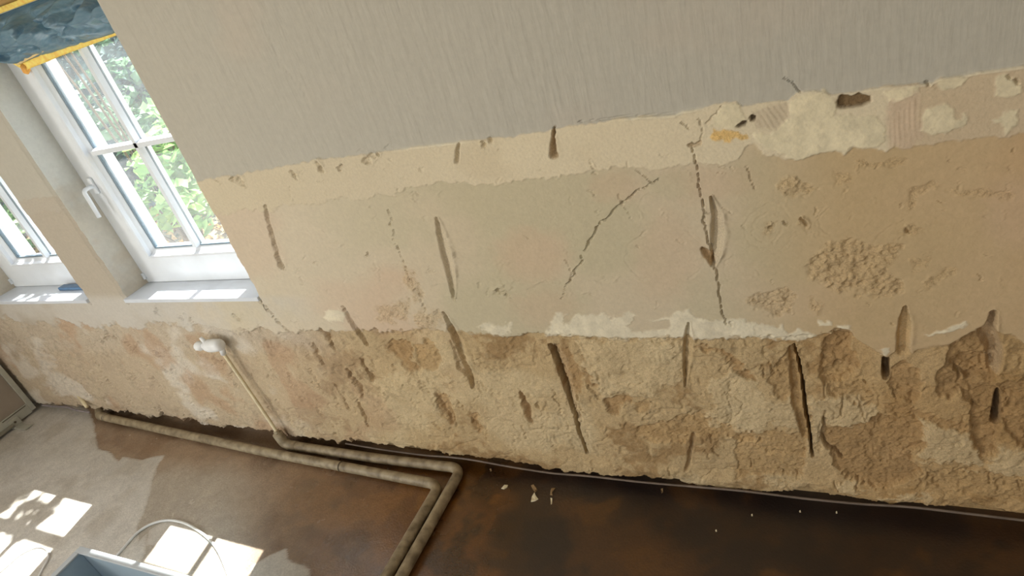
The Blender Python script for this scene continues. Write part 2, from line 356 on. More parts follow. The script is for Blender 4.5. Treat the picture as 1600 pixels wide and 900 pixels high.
    # --- cream skim remnants on the lower wall
    for p in [Z4([(360, 200), (500, 200), (700, 240), (720, 262), (690, 295), (600, 335), (480, 345), (440, 310), (420, 400), (380, 450), (360, 330)]),
              Z4([(910, 305), (1080, 335), (1190, 380), (1200, 450), (1245, 510), (1240, 560), (1100, 540), (960, 500), (890, 470), (970, 420), (975, 350)]),
              Z4([(1250, 520), (1340, 470), (1446, 480), (1600, 500), (1600, 580), (1446, 600), (1300, 580)]),
              Z4([(0, 60), (90, 120), (150, 210), (290, 210), (310, 340), (200, 350), (120, 345), (0, 360), (-120, 330), (-120, 100)]),
              Z4([(730, 680), (850, 690), (990, 700), (980, 730), (850, 728), (740, 700)]),
              Z4([(520, 640), (600, 650), (650, 670), (600, 695), (530, 680)]),
              Z4([(70, 620), (200, 620), (310, 640), (250, 645), (140, 640)]),
              Z2([(430, 320), (700, 310), (980, 330), (990, 560), (850, 610), (700, 600), (560, 620), (530, 560), (440, 430)]),
              Z1([(640, 520), (780, 490), (900, 500), (1050, 520), (1150, 550), (1000, 570), (850, 560), (700, 600)])]:
        patch(p, C_rough2, 0.003, 3, 1.6, 0.001, 'plaster_remnant', k=0.6)
    # --- white filler smeared along the seam
    for p in [Z2([(268, 292), (300, 185), (330, 160), (372, 240), (410, 180), (560, 170), (620, 190), (690, 150), (750, 165), (690, 215), (720, 262), (930, 258), (935, 205), (800, 192), (900, 180), (1030, 160), (1060, 190), (1200, 210), (1300, 200),
                  (1385, 225), (1385, 292), (1200, 303), (1060, 292), (900, 300), (700, 292), (560, 300), (420, 290)]),
              Z3([(0, 580), (100, 590), (200, 612), (232, 590), (262, 640), (320, 620), (410, 650), (400, 670), (250, 680), (0, 662)]),
              Z3([(418, 572), (485, 570), (487, 600), (425, 604)]), Z3([(520, 595), (575, 597), (572, 622), (525, 615)]),
              Z3([(960, 638), (1030, 610), (1090, 582), (1150, 570), (1155, 595), (1100, 608), (1040, 628)]), Z3([(718, 715), (745, 706), (770, 735), (740, 748)]),
              Z1([(1195, 250), (1240, 220), (1385, 225), (1385, 265), (1290, 285)]), Z1([(370, 150), (440, 140), (490, 170), (470, 215), (390, 210)])]:
        patch(p, C_white, 0.0016, 2.0, 0.7, 0.0, 'filler_patch', k=0.85)
    # --- filler patches in the upper band, right
    for p in [Z8([(440, 240), (530, 203), (600, 198), (636, 225), (655, 290), (640, 330), (800, 320), (870, 340), (912, 385), (900, 425), (850, 462), (745, 468), (705, 510), (600, 520), (440, 532), (380, 505), (290, 480), (245, 400), (360, 400), (430, 350)]),
              Z8([(1090, 330), (1120, 280), (1200, 258), (1250, 290), (1252, 340), (1285, 312), (1306, 315), (1295, 355), (1220, 392), (1130, 403), (1080, 380)]),
              Z8([(1425, 330), (1480, 310), (1530, 278), (1568, 290), (1557, 365), (1500, 390), (1465, 352)]), Z8([(1450, 122), (1500, 110), (1545, 145), (1598, 180), (1590, 212), (1460, 215)]),
              Z8([(1160, 142), (1320, 108), (1290, 170), (1200, 190), (1165, 185)]), Z8([(60, 330), (85, 265), (130, 243), (178, 270), (205, 330), (165, 380), (20, 385)]), Z8([(905, 195), (1060, 175), (1080, 215), (940, 250)])]:
        patch(p, lin(226, 214, 182), 0.0018, 1.8, 0.8, 0.0008, 'filler_patch', k=0.85)
    patch(Z8([(915, 290), (960, 230), (1080, 210), (1085, 420), (1000, 465), (925, 440)]), lin(206, 182, 158), 0.0, 5, 1.2, 0.0, None, k=0.5)
    patch(Z8([(240, 290), (420, 245), (440, 330), (360, 395), (265, 370)]), lin(196, 180, 155), -0.001, 3, 0.6, 0.0, None, k=0.7)
    comb = [(1385, 195), (1440, 140), (1442, 225), (1388, 230)]
    idx = sub(comb, 6); m = sstep(-3, 3, poly_sd(PX[idx], PY[idx], comb)); H[idx] += m*0.0004*(1+4*n1[idx])*np.sin(X[idx]*2*math.pi/0.0085+9*n1[idx])
    comb = Z8([(240, 290), (420, 245), (440, 330), (360, 395), (265, 370)]); idx = sub(comb, 6); m = sstep(-3, 3, poly_sd(PX[idx], PY[idx], comb)); H[idx] += m*0.0007*np.sin((X[idx]+0.5*Z[idx])*2*math.pi/0.012+3*n1[idx])
    patch(Z8([(655, 250), (680, 218), (730, 210), (765, 200), (830, 217), (832, 248), (770, 268), (745, 268), (700, 285), (665, 272)]), lin(128, 106, 76), -0.011, 1.5, 0.5, 0.004, 'bare_patch')
    patch(Z8([(45, 410), (110, 390), (200, 400), (216, 430), (160, 445), (110, 462), (40, 440)]), lin(226, 184, 104), 0.001, 2, 1.0, 0.004, 'foam_patch', k=0.75)
    patch(zo(1000, 120, 5, [(755, 370), (790, 340), (830, 325), (820, 350), (770, 385)]), lin(120, 104, 84), -0.012, 1, 0.3, 0.003, 'hole')
    patch(zo(1000, 120, 5, [(855, 300), (870, 283), (905, 290), (900, 322), (865, 325)]), lin(120, 104, 84), -0.014, 1, 0.3, 0.003, 'hole')
    # --- pitted, bristly areas in the right of the skim coat
    for p, a in [(Z3([(330, 310), (470, 200), (560, 140), (640, 160), (830, 190), (800, 260), (760, 300), (820, 400), (780, 450), (640, 445), (530, 430), (400, 400)]), .016), (Z3([(55, 460), (140, 430), (270, 410), (300, 500), (280, 550), (170, 540), (60, 500)]), .014),
                 (Z3([(370, 480), (470, 490), (460, 540), (390, 530)]), .010), (Z3([(800, 120), (880, 80), (930, 130), (880, 160)]), .008), (Z3([(940, 400), (1060, 300), (1130, 320), (1060, 370), (960, 420)]), .010), (Z3([(880, 270), (1000, 230), (980, 310), (890, 310)]), .008),
                 (Z8([(385, 660), (420, 635), (550, 650), (545, 710), (440, 735), (395, 700)]), .012), (Z8([(640, 590), (740, 590), (740, 650), (650, 660)]), .010), (Z8([(780, 545), (985, 520), (980, 560), (790, 575)]), .008), (Z8([(1010, 680), (1150, 640), (1180, 690), (1060, 700), (1050, 780), (1020, 780)]), .010),
                 (Z3([(140, 90), (200, 80), (190, 140), (150, 140)]), .008), (Z3([(330, 70), (375, 55), (380, 110), (335, 118)]), .008), ([(634, 412), (650, 425), (662, 462), (655, 470), (638, 440)], .012), ([(590, 475), (640, 470), (640, 500), (595, 505)], .012), ([(655, 480), (690, 480), (690, 512), (660, 512)], .012),
                 (Z8([(1210, 700), (1446, 690), (1560, 710), (1500, 750), (1300, 720)]), .006)]:
        patch(p, lin(186, 158, 116), -0.001, 5, 1.2, a*0.75, 'pitted_patch', k=0.35)
    # float marks: shallow arcs
    for cx, cy, r, a0, a1 in [(1200, 352, 24, 0, 6.3), (1202, 352, 38, 0, 6.3), (1306, 345, 22, 2.2, 4.2), (1306, 345, 27, 2.2, 4.2), (1010, 400, 32, 1.5, 4.9), (1060, 395, 40, -1.2, 1.2), (1030, 330, 30, 3, 5), (800, 430, 20, 2, 4.6), (800, 430, 27, 2, 4.6), (1155, 420, 22, 2.6, 4.4), (620, 285, 18, 3, 6.3),
                              (855, 470, 34, 3, 6), (830, 460, 30, 2, 4), (560, 400, 30, 0, 2), (1420, 400, 60, 3.6, 5.4)]:
        pts = [(cx+r*math.cos(a), cy+r*math.sin(a)) for a in np.linspace(a0, a1, 18)]
        groove(pts, [2.4]*18, 0.0010*random.uniform(.5, 1), rag=0.8, rim=0.0006)
    # --- cut grooves, gouges and slots
    GB = lin(190, 164, 128)
    G = 'chase_groove'
    groove([(417, 318), (421, 345), (427, 370), (435, 395), (441, 408), (446, 418)], [2.5, 4, 3.5, 3.5, 6, 3], .015, None, .002, .3, G, pw=0)
    groove([(683, 338), (690, 362), (699, 395), (706, 430), (710, 455), (712, 468)], [1.5, 6, 8.5, 6, 3, 1], .015, None, .004, .12, G, pw=0)
    groove([(1113, 305), (1120, 335), (1122, 365), (1119, 392), (1115, 412)], [2, 8, 11, 9, 4], .019, None, .004, .12, G, pw=0)
    groove([(1099, 385), (1106, 395), (1113, 408)], [4, 8, 4], .018, GB, .0, .3, G)
    groove([(693, 486), (705, 508), (716, 532), (724, 560), (733, 585), (739, 606)], [2, 5, 7, 7, 5, 2], .026, None, .003, .15, G, pw=0)
    groove([(702, 532), (712, 552), (722, 572), (730, 588)], [2, 6, 7, 3], .012, GB, .0, .6, G, cw=.4)
    groove([(861, 539), (870, 562), (884, 600), (897, 642), (906, 675), (917, 710)], [3.4, 3.4, 3, 2.8, 2.6, 1.6], .050, None, .002, .1, G, pw=3)
    groove([(868, 543), (878, 566), (892, 606), (905, 650)], [5, 7, 5, 3], .008, GB, 0, .3, cw=.5)
    groove([(1077, 503), (1076, 525), (1075, 545), (1073, 565), (1071, 604)], [2, 7, 8, 6, 1.5], .022, None, .003, .12, G, pw=0)
    groove([(1082, 680), (1078, 705), (1074, 735)], [4, 5, 4], .018, GB, 0, .3, G, cw=.25)
    groove([(1241, 540), (1249, 565), (1254, 595), (1259, 640), (1267, 690), (1270, 715)], [2.2, 2.6, 2.6, 2.8, 2.4, 2], .050, None, .002, .12, G, pw=3)
    groove([(1238, 545), (1243, 585), (1246, 630), (1257, 680)], [5, 9, 9, 6], .013, B2, 0, .3, G, pw=2)
    groove([(1415, 478), (1413, 500), (1411, 520), (1410, 545)], [3, 10, 12, 11], .019, lin(200, 172, 128), .002, .2, G, pw=2)
    groove([(1552, 488), (1548, 508), (1544, 525), (1555, 545), (1556, 575)], [6, 10, 16, 14, 10], .026, GB, .003, .4, G, pw=1.6)
    groove([(538, 478), (550, 500), (560, 515), (576, 540)], [2, 4, 4.5, 2], .016, None, .002, .2, G, pw=0)
    groove([(498, 508), (508, 520), (516, 535), (524, 545)], [2, 5, 5, 2], .020, GB, 0, .5, G, cw=.25)
    groove([(484, 540), (496, 553), (506, 567)], [2, 5, 3], .016, GB, 0, .5, G, cw=.25)
    groove([(544, 577), (555, 598), (566, 620)], [2, 4, 2.5], .018, GB, 0, .4, G, cw=.25)
    groove([(562, 560), (572, 582), (582, 594)], [1.5, 2.5, 4], .020, GB, 0, .3, G, cw=.25)
    groove([(520, 598), (534, 620), (547, 640)], [1, 2, 1.5], .012, None, 0, .3, G)
    groove([(560, 628), (568, 648), (575, 666)], [1.5, 3, 1.5], .016, GB, 0, .4, G, cw=.25)
    groove([(811, 615), (822, 635), (830, 662)], [2, 6, 3], .014, GB, 0, .3, G, cw=.4)
    groove([(680, 617), (696, 638), (706, 662)], [2, 4, 2], .013, GB, 0, .4, G, cw=.25)
    groove([(1288, 655), (1284, 680), (1290, 700), (1318, 720)], [3, 4, 3, 2], .018, GB, 0, .4, G, cw=.25)
    groove([(867, 196), (867, 215), (868, 238)], [1, 3.5, 7.5], .026, lin(178, 152, 118), .001, .25, 'gouge', cw=.6)
    groove([(718, 222), (717, 237), (715, 252)], [2.5, 4, 3.5], .014, None, 0.001, .3, 'gouge')
    for (x_, y_, w_) in [(458, 270, 6), (464, 278, 5), (577, 250, 7), (582, 243, 6), (768, 220, 6), (757, 226, 4), (505, 258, 6), (533, 254, 4), (375, 278, 6), (366, 277, 3), (342, 282, 3), (532, 262, 3), (592, 240, 5), (1118, 168, 0), (1448, 131, 5), (1575, 120, 4), (1588, 128, 5),
                         (103, 520, 6), (163, 526, 3), (178, 528, 3), (159, 537, 3), (196, 535, 4), (208, 541, 3), (248, 483, 6), (299, 498, 5), (283, 495, 4), (369, 495, 4), (205, 590, 3), (388, 522, 3), (164, 600, 4), (1205, 355, 5), (1260, 345, 6), (1230, 350, 3), (1416, 355, 5), (782, 452, 6), (790, 456, 4), (578, 400, 2), (905, 620, 4)]:
        if w_: groove([(x_-2, y_-2), (x_+2, y_+3)], [w_*.8, w_*.7], .010, None, .003, .8, 'pockmark')
    groove([(1384, 562), (1384, 577), (1385, 588)], [6, 6.5, 6], .05, lin(140, 116, 90), 0, .05, 'hole', pw=4, cw=.6)
    groove([(1560, 618), (1559, 640), (1557, 662)], [3.5, 6.5, 7.5], .05, lin(140, 116, 90), 0, .12, 'hole', pw=4, cw=.6)
    groove([(1080, 226), (1095, 222)], [3, 3], .010, GB, 0, .4, 'pockmark', cw=.4)
    # --- cracks
    K = 'crack'
    groove([(1083, 222), (1084, 250), (1089, 270), (1094, 292), (1099, 315), (1101, 328), (1102, 345), (1107, 362), (1110, 380), (1117, 412), (1121, 435), (1123, 455), (1128, 480), (1134, 505)], [0.95, 0.95, 1.22, 1.22, 1.22, 1.50, 1.36, 1.36, 1.63, 1.77, 1.22, 1.50, 1.36, 0.95], .016, None, .0, .5, K)
    groove([(1101, 330), (1110, 333)], [1.02, 1.02], .010, None, 0, .4)
    groove([(1032, 277), (1017, 284), (1000, 296), (984, 309), (965, 322), (955, 331), (943, 345), (932, 362), (924, 376), (914, 392)], [0.95, 1.22, 1.02, 1.16, 1.22, 1.63, 1.16, 1.22, 1.36, 0.95], .012, None, 0, .5, K)
    groove([(910, 400), (904, 415), (897, 430), (889, 440), (881, 448), (879, 458), (877, 466)], [0.95, 0.95, 1.36, 1.09, 0.95, 0.95, 0.95], .010, None, 0, .6, K)
    groove([(1018, 283), (1005, 272), (994, 264)], [0.95, 0.95, 0.95], .006, None, 0, .4)
    groove([(968, 300), (974, 318), (985, 338)], [0.95, 0.95, 0.95], .004, None, 0, .4)
    groove([(890, 440), (894, 425), (884, 405)], [0.95, 0.95, 0.95], .005, None, 0, .4)
    groove([(606, 325), (614, 350), (620, 375), (632, 402), (640, 425), (652, 450), (664, 478), (676, 505)], [0.95, 0.95, 0.95, 0.95, 1.02, 1.09, 1.09, 0.95], .008, None, 0, .5, K)
    groove([(1166, 262), (1172, 278), (1175, 295)], [1.02, 1.09, 0.95], .006, None, 0, .5, K)
    groove([(1226, 121), (1238, 127), (1246, 137), (1252, 142)], [0.95, 1.36, 1.63, 1.50], .009, None, .001, .2, K)
    groove([(1065, 186), (1076, 195), (1079, 206)], [0.95, 1.09, 0.95], .007, None, 0, .4)
    groove([(1092, 184), (1097, 196), (1099, 206), (1097, 218)], [0.95, 1.02, 0.95, 0.95], .007, None, 0, .4)
    groove([(1127, 162), (1120, 175), (1110, 187), (1104, 193)], [0.95, 1.02, 1.02, 0.95], .007, None, 0, .4)
    groove([(412, 30), (430, 70), (460, 120), (490, 165)], [0.95, 0.95, 0.95, 0.95], .002, None, 0, .4)
    groove([(405, 468), (420, 485), (436, 503), (452, 518)], [1.36, 1.50, 1.50, 1.36], .012, None, 0, .5, K)
    groove([(905, 189), (940, 186), (980, 181), (1055, 175)], [1.02, 1.36, 1.36, 1.02], .006, None, 0, .15)
    groove([(880, 526), (940, 528), (1000, 527), (1070, 531)], [1.02, 1.22, 1.36, 1.22], .007, None, 0, .4)
    groove([(1135, 610), (1140, 635), (1143, 660)], [0.95, 0.95, 0.95], .006, None, 0, .5)
    groove([(1389, 597), (1397, 612), (1403, 628)], [0.95, 1.09, 0.95], .009, None, 0, .5, K)
    # small dents, drips and trowel nicks all over the skim coat and the band
    for k in range(170):
        qx = random.uniform(350, 1590); qy = random.uniform(230, 515)
        L = random.uniform(3, 14); an = random.uniform(0, 6.3) if random.random() < .6 else random.uniform(1.0, 1.6)
        groove([(qx, qy), (qx+L*math.cos(an), qy+L*math.sin(an))], [random.uniform(1, 2.6), random.uniform(1, 2)], random.choice([-.0012, .0014, .0022, .0035]), None, random.choice([0, .0015]), .8)
    # random hack marks of the chisel, roughly plumb
    for k in range(210):
        wx = random.uniform(-4.1, 0.75); wz = random.uniform(0.06, 0.60); L = random.uniform(0.015, 0.07); tl = random.uniform(-0.1, 0.35)
        if PX.size and random.random() < 0.35 and wx > -1.5: continue
        a = project(np.array(wx), 0, np.array(wz)); b = project(np.array(wx+tl*L), 0, np.array(wz-L))
        groove([(float(a[0]), float(a[1])), (float(b[0]), float(b[1]))], [random.uniform(1.2, 3.2), random.uniform(1.0, 2.2)], random.uniform(.004, .010), None, random.choice([0, .002]), .6)
    # --- the ragged foot: below it the plaster is gone and the gap runs back under the wall
    foot = curve([(-900, 520), (60, 631), (130, 637), (250, 652), (330, 662), (430, 675), (520, 689), (560, 689), (600, 697), (640, 700), (700, 711), (760, 716), (800, 722), (860, 733), (920, 739), (1000, 744), (1060, 751), (1075, 757), (1110, 763), (1160, 764),
                  (1240, 768), (1262, 762), (1280, 768), (1340, 781), (1420, 788), (1500, 792), (1520, 786), (1560, 798), (1600, 801), (2600, 930)], PX)
    fo = sstep(-1.2, 1.2, PY+14*n1+9*n2-foot); H = H*(1-fo)+fo*(-0.055)
    bulge = np.exp(-((PY-foot+12)/10)**2)*sstep(500, 700, PX); H += 0.007*bulge*(1+2*n1)
    # pier and opening edges: worn, a little wavy
    DX = np.zeros(X.shape)
    for (x0, x1) in OPEN:
        for e, s in ((x0, -1), (x1, 1)):
            d = (X-e)*s; near = (d > -1e-6) & (d < 0.05)
            wob = edge_wobble(Z, e)
            DX += np.where(near, wob*(1-np.clip(d/0.05, 0, 1)), 0)
            rnd = np.where(near, np.clip(1-d/0.008, 0, 1)**2, 0)
            inz = (Z > SILL_Z-0.03)
            H = np.where(inz & near, H*(1-rnd)+rnd*(-0.004), H)
        inx = (X > x0-0.05) & (X < x1+0.05)
    YY = -H; XX = X+DX
    # normals from the whole surface
    gy_z, gy_x = np.gradient(YY, zs, xs)
    Nn = np.stack([gy_x, -np.ones_like(gy_x), gy_z], -1); Nn /= np.linalg.norm(Nn, axis=-1, keepdims=True)
    # faces
    nz_, nx_ = X.shape
    I = np.arange(nz_*nx_).reshape(nz_, nx_)
    quads = np.stack([I[:-1, :-1], I[:-1, 1:], I[1:, 1:], I[1:, :-1]], -1).reshape(-1, 4)
    cx = (X[:-1, :-1]+X[1:, 1:])/2; cz = (Z[:-1, :-1]+Z[1:, 1:])/2
    keep = np.ones(cx.shape, bool)
    for (x0, x1) in OPEN: keep &= ~((cx > x0) & (cx < x1) & (cz > SILL_Z-0.018) & (cz < HEAD_Z))
    flab = lab[:-1, :-1].copy(); flab[fo[:-1, :-1] > 0.5] = 0
    keep = keep.ravel(); flab = flab.ravel()
    P = np.stack([XX, YY, Z], -1).reshape(-1, 3); Nf = Nn.reshape(-1, 3); Cf = np.clip(col, 0.01, 0.9).reshape(-1, 3)
    rough_m = mat_wall('rough_plaster', 0.20, 260, 0.55, 300)
    mats = {1: mat_wall('painted_plaster', 0.04, 60, 0.75, 70, (1, 1, 0.18)), 2: mat_wall('skim_plaster', 0.05, 90, 0.30, 120), 3: mat_wall('filler_plaster', 0.06, 120, 0.45, 150)}
    bykind = {'filler_patch': mats[3], 'filler_band': mats[3], 'foam_patch': rough_m, 'crack': mats[2], 'pitted_patch': rough_m}
    wall = None
    for i in sorted(names):
        q = quads[keep & (flab == i)]
        if len(q) < 3: continue
        u, inv = np.unique(q, return_inverse=True); q = inv.reshape(-1, 4)
        me = bpy.data.meshes.new(names[i])
        me.vertices.add(len(u)); me.vertices.foreach_set('co', P[u].astype(np.float32).ravel())
        me.loops.add(q.size); me.loops.foreach_set('vertex_index', q.astype(np.int32).ravel())
        me.polygons.add(len(q)); me.polygons.foreach_set('loop_start', np.arange(0, q.size, 4, dtype=np.int32))
        me.polygons.foreach_set('use_smooth', np.ones(len(q), bool))
        at = me.attributes.new('col', 'FLOAT_COLOR', 'POINT'); c4 = np.ones((len(u), 4), np.float32); c4[:, :3] = Cf[u]; at.data.foreach_set('color', c4.ravel())
        me.update(); me.normals_split_custom_set_from_vertices(Nf[u].tolist())
        m = mats.get(i) or bykind.get(names[i]) or rough_m
        o = link_mesh(names[i], me, m, wall)
        if i == 0: wall = o
    tag(wall, 'long interior wall of hacked and patched plaster with two windows', None, None, 'structure')
    return wall
def edge_wobble(z, e):
    z = np.asarray(z, float)
    return 0.004*fbm(z*7+e*31, z*0+e, 3, 77)+0.020*fbm(z*26+e*17, z*0+e, 4, 78)*sstep(1.25, 1.05, z)
wall = build_wall()

# ------------------------------------------------------------------ floor
def build_floor():
    xs = np.concatenate([np.arange(ROOM_L, 0.7, 0.0085), np.linspace(0.71, ROOM_R, 30)])
    ys = np.concatenate([np.linspace(ROOM_F, -1.25, 90)[:-1], np.arange(-1.25, 0.075, 0.0075)])
    X, Y = np.meshgrid(xs, ys)
    PX, PY = project(X, Y, zf(X)); n1 = fbm(X*14, Y*14, 4, 51); n2 = fbm(X*50, Y*50, 3, 52); nl = fbm(X*3.2, Y*3.2, 4, 53); nm = fbm(X*7, Y*7, 4, 54)
    mix = lambda a, b, t: a*(1-t[..., None])+b*t[..., None]
    WX = PX+7*n1; WY = PY+7*fbm(X*14+4, Y*14, 4, 55)
    dry = sstep(-1.2, 1.2, poly_sd(WX, WY, [(-900, 500), (60, 600), (137, 640), (146, 662), (152, 700), (170, 705), (184, 722), (192, 714), (222, 718), (256, 712), (247, 730), (236, 752), (232, 775), (226, 800), (213, 828), (216, 850), (228, 836), (224, 862), (190, 1000), (-900, 1400)]))
    dry = np.maximum(dry, sstep(-2, 2, poly_sd(WX, WY, [(395, 882), (420, 868), (446, 857), (450, 872), (470, 884), (482, 892), (500, 1000), (380, 1000)])))
    dry = np.maximum(dry, 0.8*sstep(-3, 3, poly_sd(WX, WY, [(235, 830), (260, 815), (330, 828), (345, 842), (330, 850), (230, 850)])))  # right sun pool: floor colour lightened to brighten it
    brown = mix(np.ones(X.shape+(3,))*lin(98, 62, 28), lin(66, 42, 19), sstep(-0.05, 0.15, nl)); brown = mix(brown, lin(124, 80, 30), sstep(0.04, 0.2, -nm)*0.7); brown = mix(brown, lin(46, 31, 18), sstep(0.03, 0.18, nm)*0.7)
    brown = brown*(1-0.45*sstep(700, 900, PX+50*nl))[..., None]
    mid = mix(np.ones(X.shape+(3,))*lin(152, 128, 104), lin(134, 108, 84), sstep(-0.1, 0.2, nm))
    mid = mix(mid, lin(176, 166, 152), sstep(470, 330, PX+60*nl)*sstep(700, 760, PY+40*nl))  # window glare painted into the floor colour as a paler grey
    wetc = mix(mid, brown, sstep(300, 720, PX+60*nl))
    # darker strip of floor between wall and pipes
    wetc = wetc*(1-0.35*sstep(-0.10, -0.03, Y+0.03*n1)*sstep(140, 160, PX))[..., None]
    dryc = mix(np.ones(X.shape+(3,))*lin(198, 193, 184), lin(184, 177, 165), sstep(-0.1, 0.2, nm))
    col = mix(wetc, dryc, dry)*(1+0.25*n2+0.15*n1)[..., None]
    Zf = zf(X)+0.0022*fbm(X*9, Y*9, 3, 57)+0.0008*n2*(1-dry)+0.0012*dry
    me = bpy.data.meshes.new('floor'); n = X.size; r, c = X.shape
    I = np.arange(n).reshape(r, c); q = np.stack([I[:-1, :-1], I[:-1, 1:], I[1:, 1:], I[1:, :-1]], -1).reshape(-1, 4)
    me.vertices.add(n); me.vertices.foreach_set('co', np.stack([X, Y, Zf], -1).astype(np.float32).ravel())
    me.loops.add(q.size); me.loops.foreach_set('vertex_index', q.astype(np.int32).ravel())
    me.polygons.add(len(q)); me.polygons.foreach_set('loop_start', np.arange(0, q.size, 4, dtype=np.int32)); me.polygons.foreach_set('use_smooth', np.ones(len(q), bool))
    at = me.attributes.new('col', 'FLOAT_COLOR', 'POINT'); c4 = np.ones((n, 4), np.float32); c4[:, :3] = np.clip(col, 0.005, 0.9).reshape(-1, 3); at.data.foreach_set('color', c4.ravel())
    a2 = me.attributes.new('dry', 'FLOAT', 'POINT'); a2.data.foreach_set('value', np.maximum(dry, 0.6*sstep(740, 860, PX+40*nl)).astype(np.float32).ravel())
    me.update()
    m, N, Lk = new_mat('floor_screed')
    out = N.new('ShaderNodeOutputMaterial'); b = N.new('ShaderNodeBsdfPrincipled'); tc = N.new('ShaderNodeTexCoord')
    ac = N.new('ShaderNodeAttribute'); ac.attribute_name = 'col'; ad = N.new('ShaderNodeAttribute'); ad.attribute_name = 'dry'
    nz = N.new('ShaderNodeTexNoise'); nz.inputs['Scale'].default_value = 160; nz.inputs['Detail'].default_value = 4
    mr = N.new('ShaderNodeMapRange'); mr.inputs['From Min'].default_value = .3; mr.inputs['From Max'].default_value = .7; mr.inputs['To Min'].default_value = .85; mr.inputs['To Max'].default_value = 1.15
    vm = N.new('ShaderNodeVectorMath'); vm.operation = 'SCALE'
    Lk.new(tc.outputs['Object'], nz.inputs['Vector']); Lk.new(nz.outputs['Fac'], mr.inputs['Value']); Lk.new(ac.outputs['Color'], vm.inputs[0]); Lk.new(mr.outputs[0], vm.inputs['Scale']); Lk.new(vm.outputs[0], b.inputs['Base Color'])
    n3 = N.new('ShaderNodeTexNoise'); n3.inputs['Scale'].default_value = 9; n3.inputs['Detail'].default_value = 5
    r1 = N.new('ShaderNodeMapRange'); r1.inputs['From Min'].default_value = .3; r1.inputs['From Max'].default_value = .7; r1.inputs['To Min'].default_value = .12; r1.inputs['To Max'].default_value = .30
    rm = N.new('ShaderNodeMix'); rm.inputs['B'].default_value = .62
    Lk.new(tc.outputs['Object'], n3.inputs['Vector']); Lk.new(n3.outputs['Fac'], r1.inputs['Value']); Lk.new(ad.outputs['Fac'], rm.inputs['Factor']); Lk.new(r1.outputs[0], rm.inputs['A']); Lk.new(rm.outputs['Result'], b.inputs['Roughness'])
    n4 = N.new('ShaderNodeTexNoise'); n4.inputs['Scale'].default_value = 130; n4.inputs['Detail'].default_value = 3
    bp = N.new('ShaderNodeBump'); bp.inputs['Strength'].default_value = .35; bp.inputs['Distance'].default_value = .003
    Lk.new(tc.outputs['Object'], n4.inputs['Vector']); Lk.new(n4.outputs['Fac'], bp.inputs['Height']); Lk.new(bp.outputs[0], b.inputs['Normal'])
    b.inputs['Specular IOR Level'].default_value = 0.9
    Lk.new(b.outputs[0], out.inputs[0])
    o = link_mesh('floor', me, m); tag(o, 'brown screed floor with a dry pale area on the left', None, None, 'structure'); return o
floor = build_floor()

# ------------------------------------------------------------------ rest of the room shell
M_white = mat_plain('white_paint', (232, 237, 242), 0.35, noise=0.03, nscale=8, bump=0.05)
M_room = mat_plain('room_paint', (204, 201, 195), 0.9, noise=0.05, nscale=3, bump=0.2)
M_ext = mat_plain('exterior_render', (235, 234, 228), 0.8, noise=0.04, nscale=12, bump=0.25)
T = 0.12
tag(boxes('ceiling', [(ROOM_L-T, ROOM_R+T, ROOM_F-T, WALL_T, ROOM_H, ROOM_H+T)], M_room), kind='structure')
tag(boxes('wall_right', [(ROOM_R, ROOM_R+T, ROOM_F-T, 0.08, -0.1, ROOM_H)], M_room), kind='structure')
wy0, wy1, wz0, wz1 = -4.10, -2.60, 0.98, 2.32
tag(boxes('wall_left', [(ROOM_L-T, ROOM_L, ROOM_F-T, wy0, -0.1, ROOM_H), (ROOM_L-T, ROOM_L, wy1, 0.08, -0.1, ROOM_H), (ROOM_L-T, ROOM_L, wy0, wy1, -0.1, wz0), (ROOM_L-T, ROOM_L, wy0, wy1, wz1, ROOM_H)], M_room), kind='structure')
fx0, fx1 = -1.9, -0.5
tag(boxes('wall_front', [(ROOM_L, fx0, ROOM_F-T, ROOM_F, -0.1, ROOM_H), (fx1, ROOM_R, ROOM_F-T, ROOM_F, -0.1, ROOM_H), (fx0, fx1, ROOM_F-T, ROOM_F, -0.1, 1.0), (fx0, fx1, ROOM_F-T, ROOM_F, 2.2, ROOM_H)], M_room), kind='structure')
# masonry behind the plaster, with white outer reveals
xl, xr = ROOM_L-T, ROOM_R+T
(a0, a1), (b0, b1) = OPEN
YB = 0.075
e = 0.0
tag(boxes('wall_outer', [(xl, xr, YB, WALL_T, -0.1, SILL_Z-0.02), (xl, xr, YB, WALL_T, HEAD_Z, ROOM_H), (xl, b0-.012, YB, WALL_T, SILL_Z-.02, HEAD_Z), (b1+.012, a0-.012, YB, WALL_T, SILL_Z-.02, HEAD_Z), (a1+.012, xr, YB, WALL_T, SILL_Z-.02, HEAD_Z)], M_ext), kind='structure')

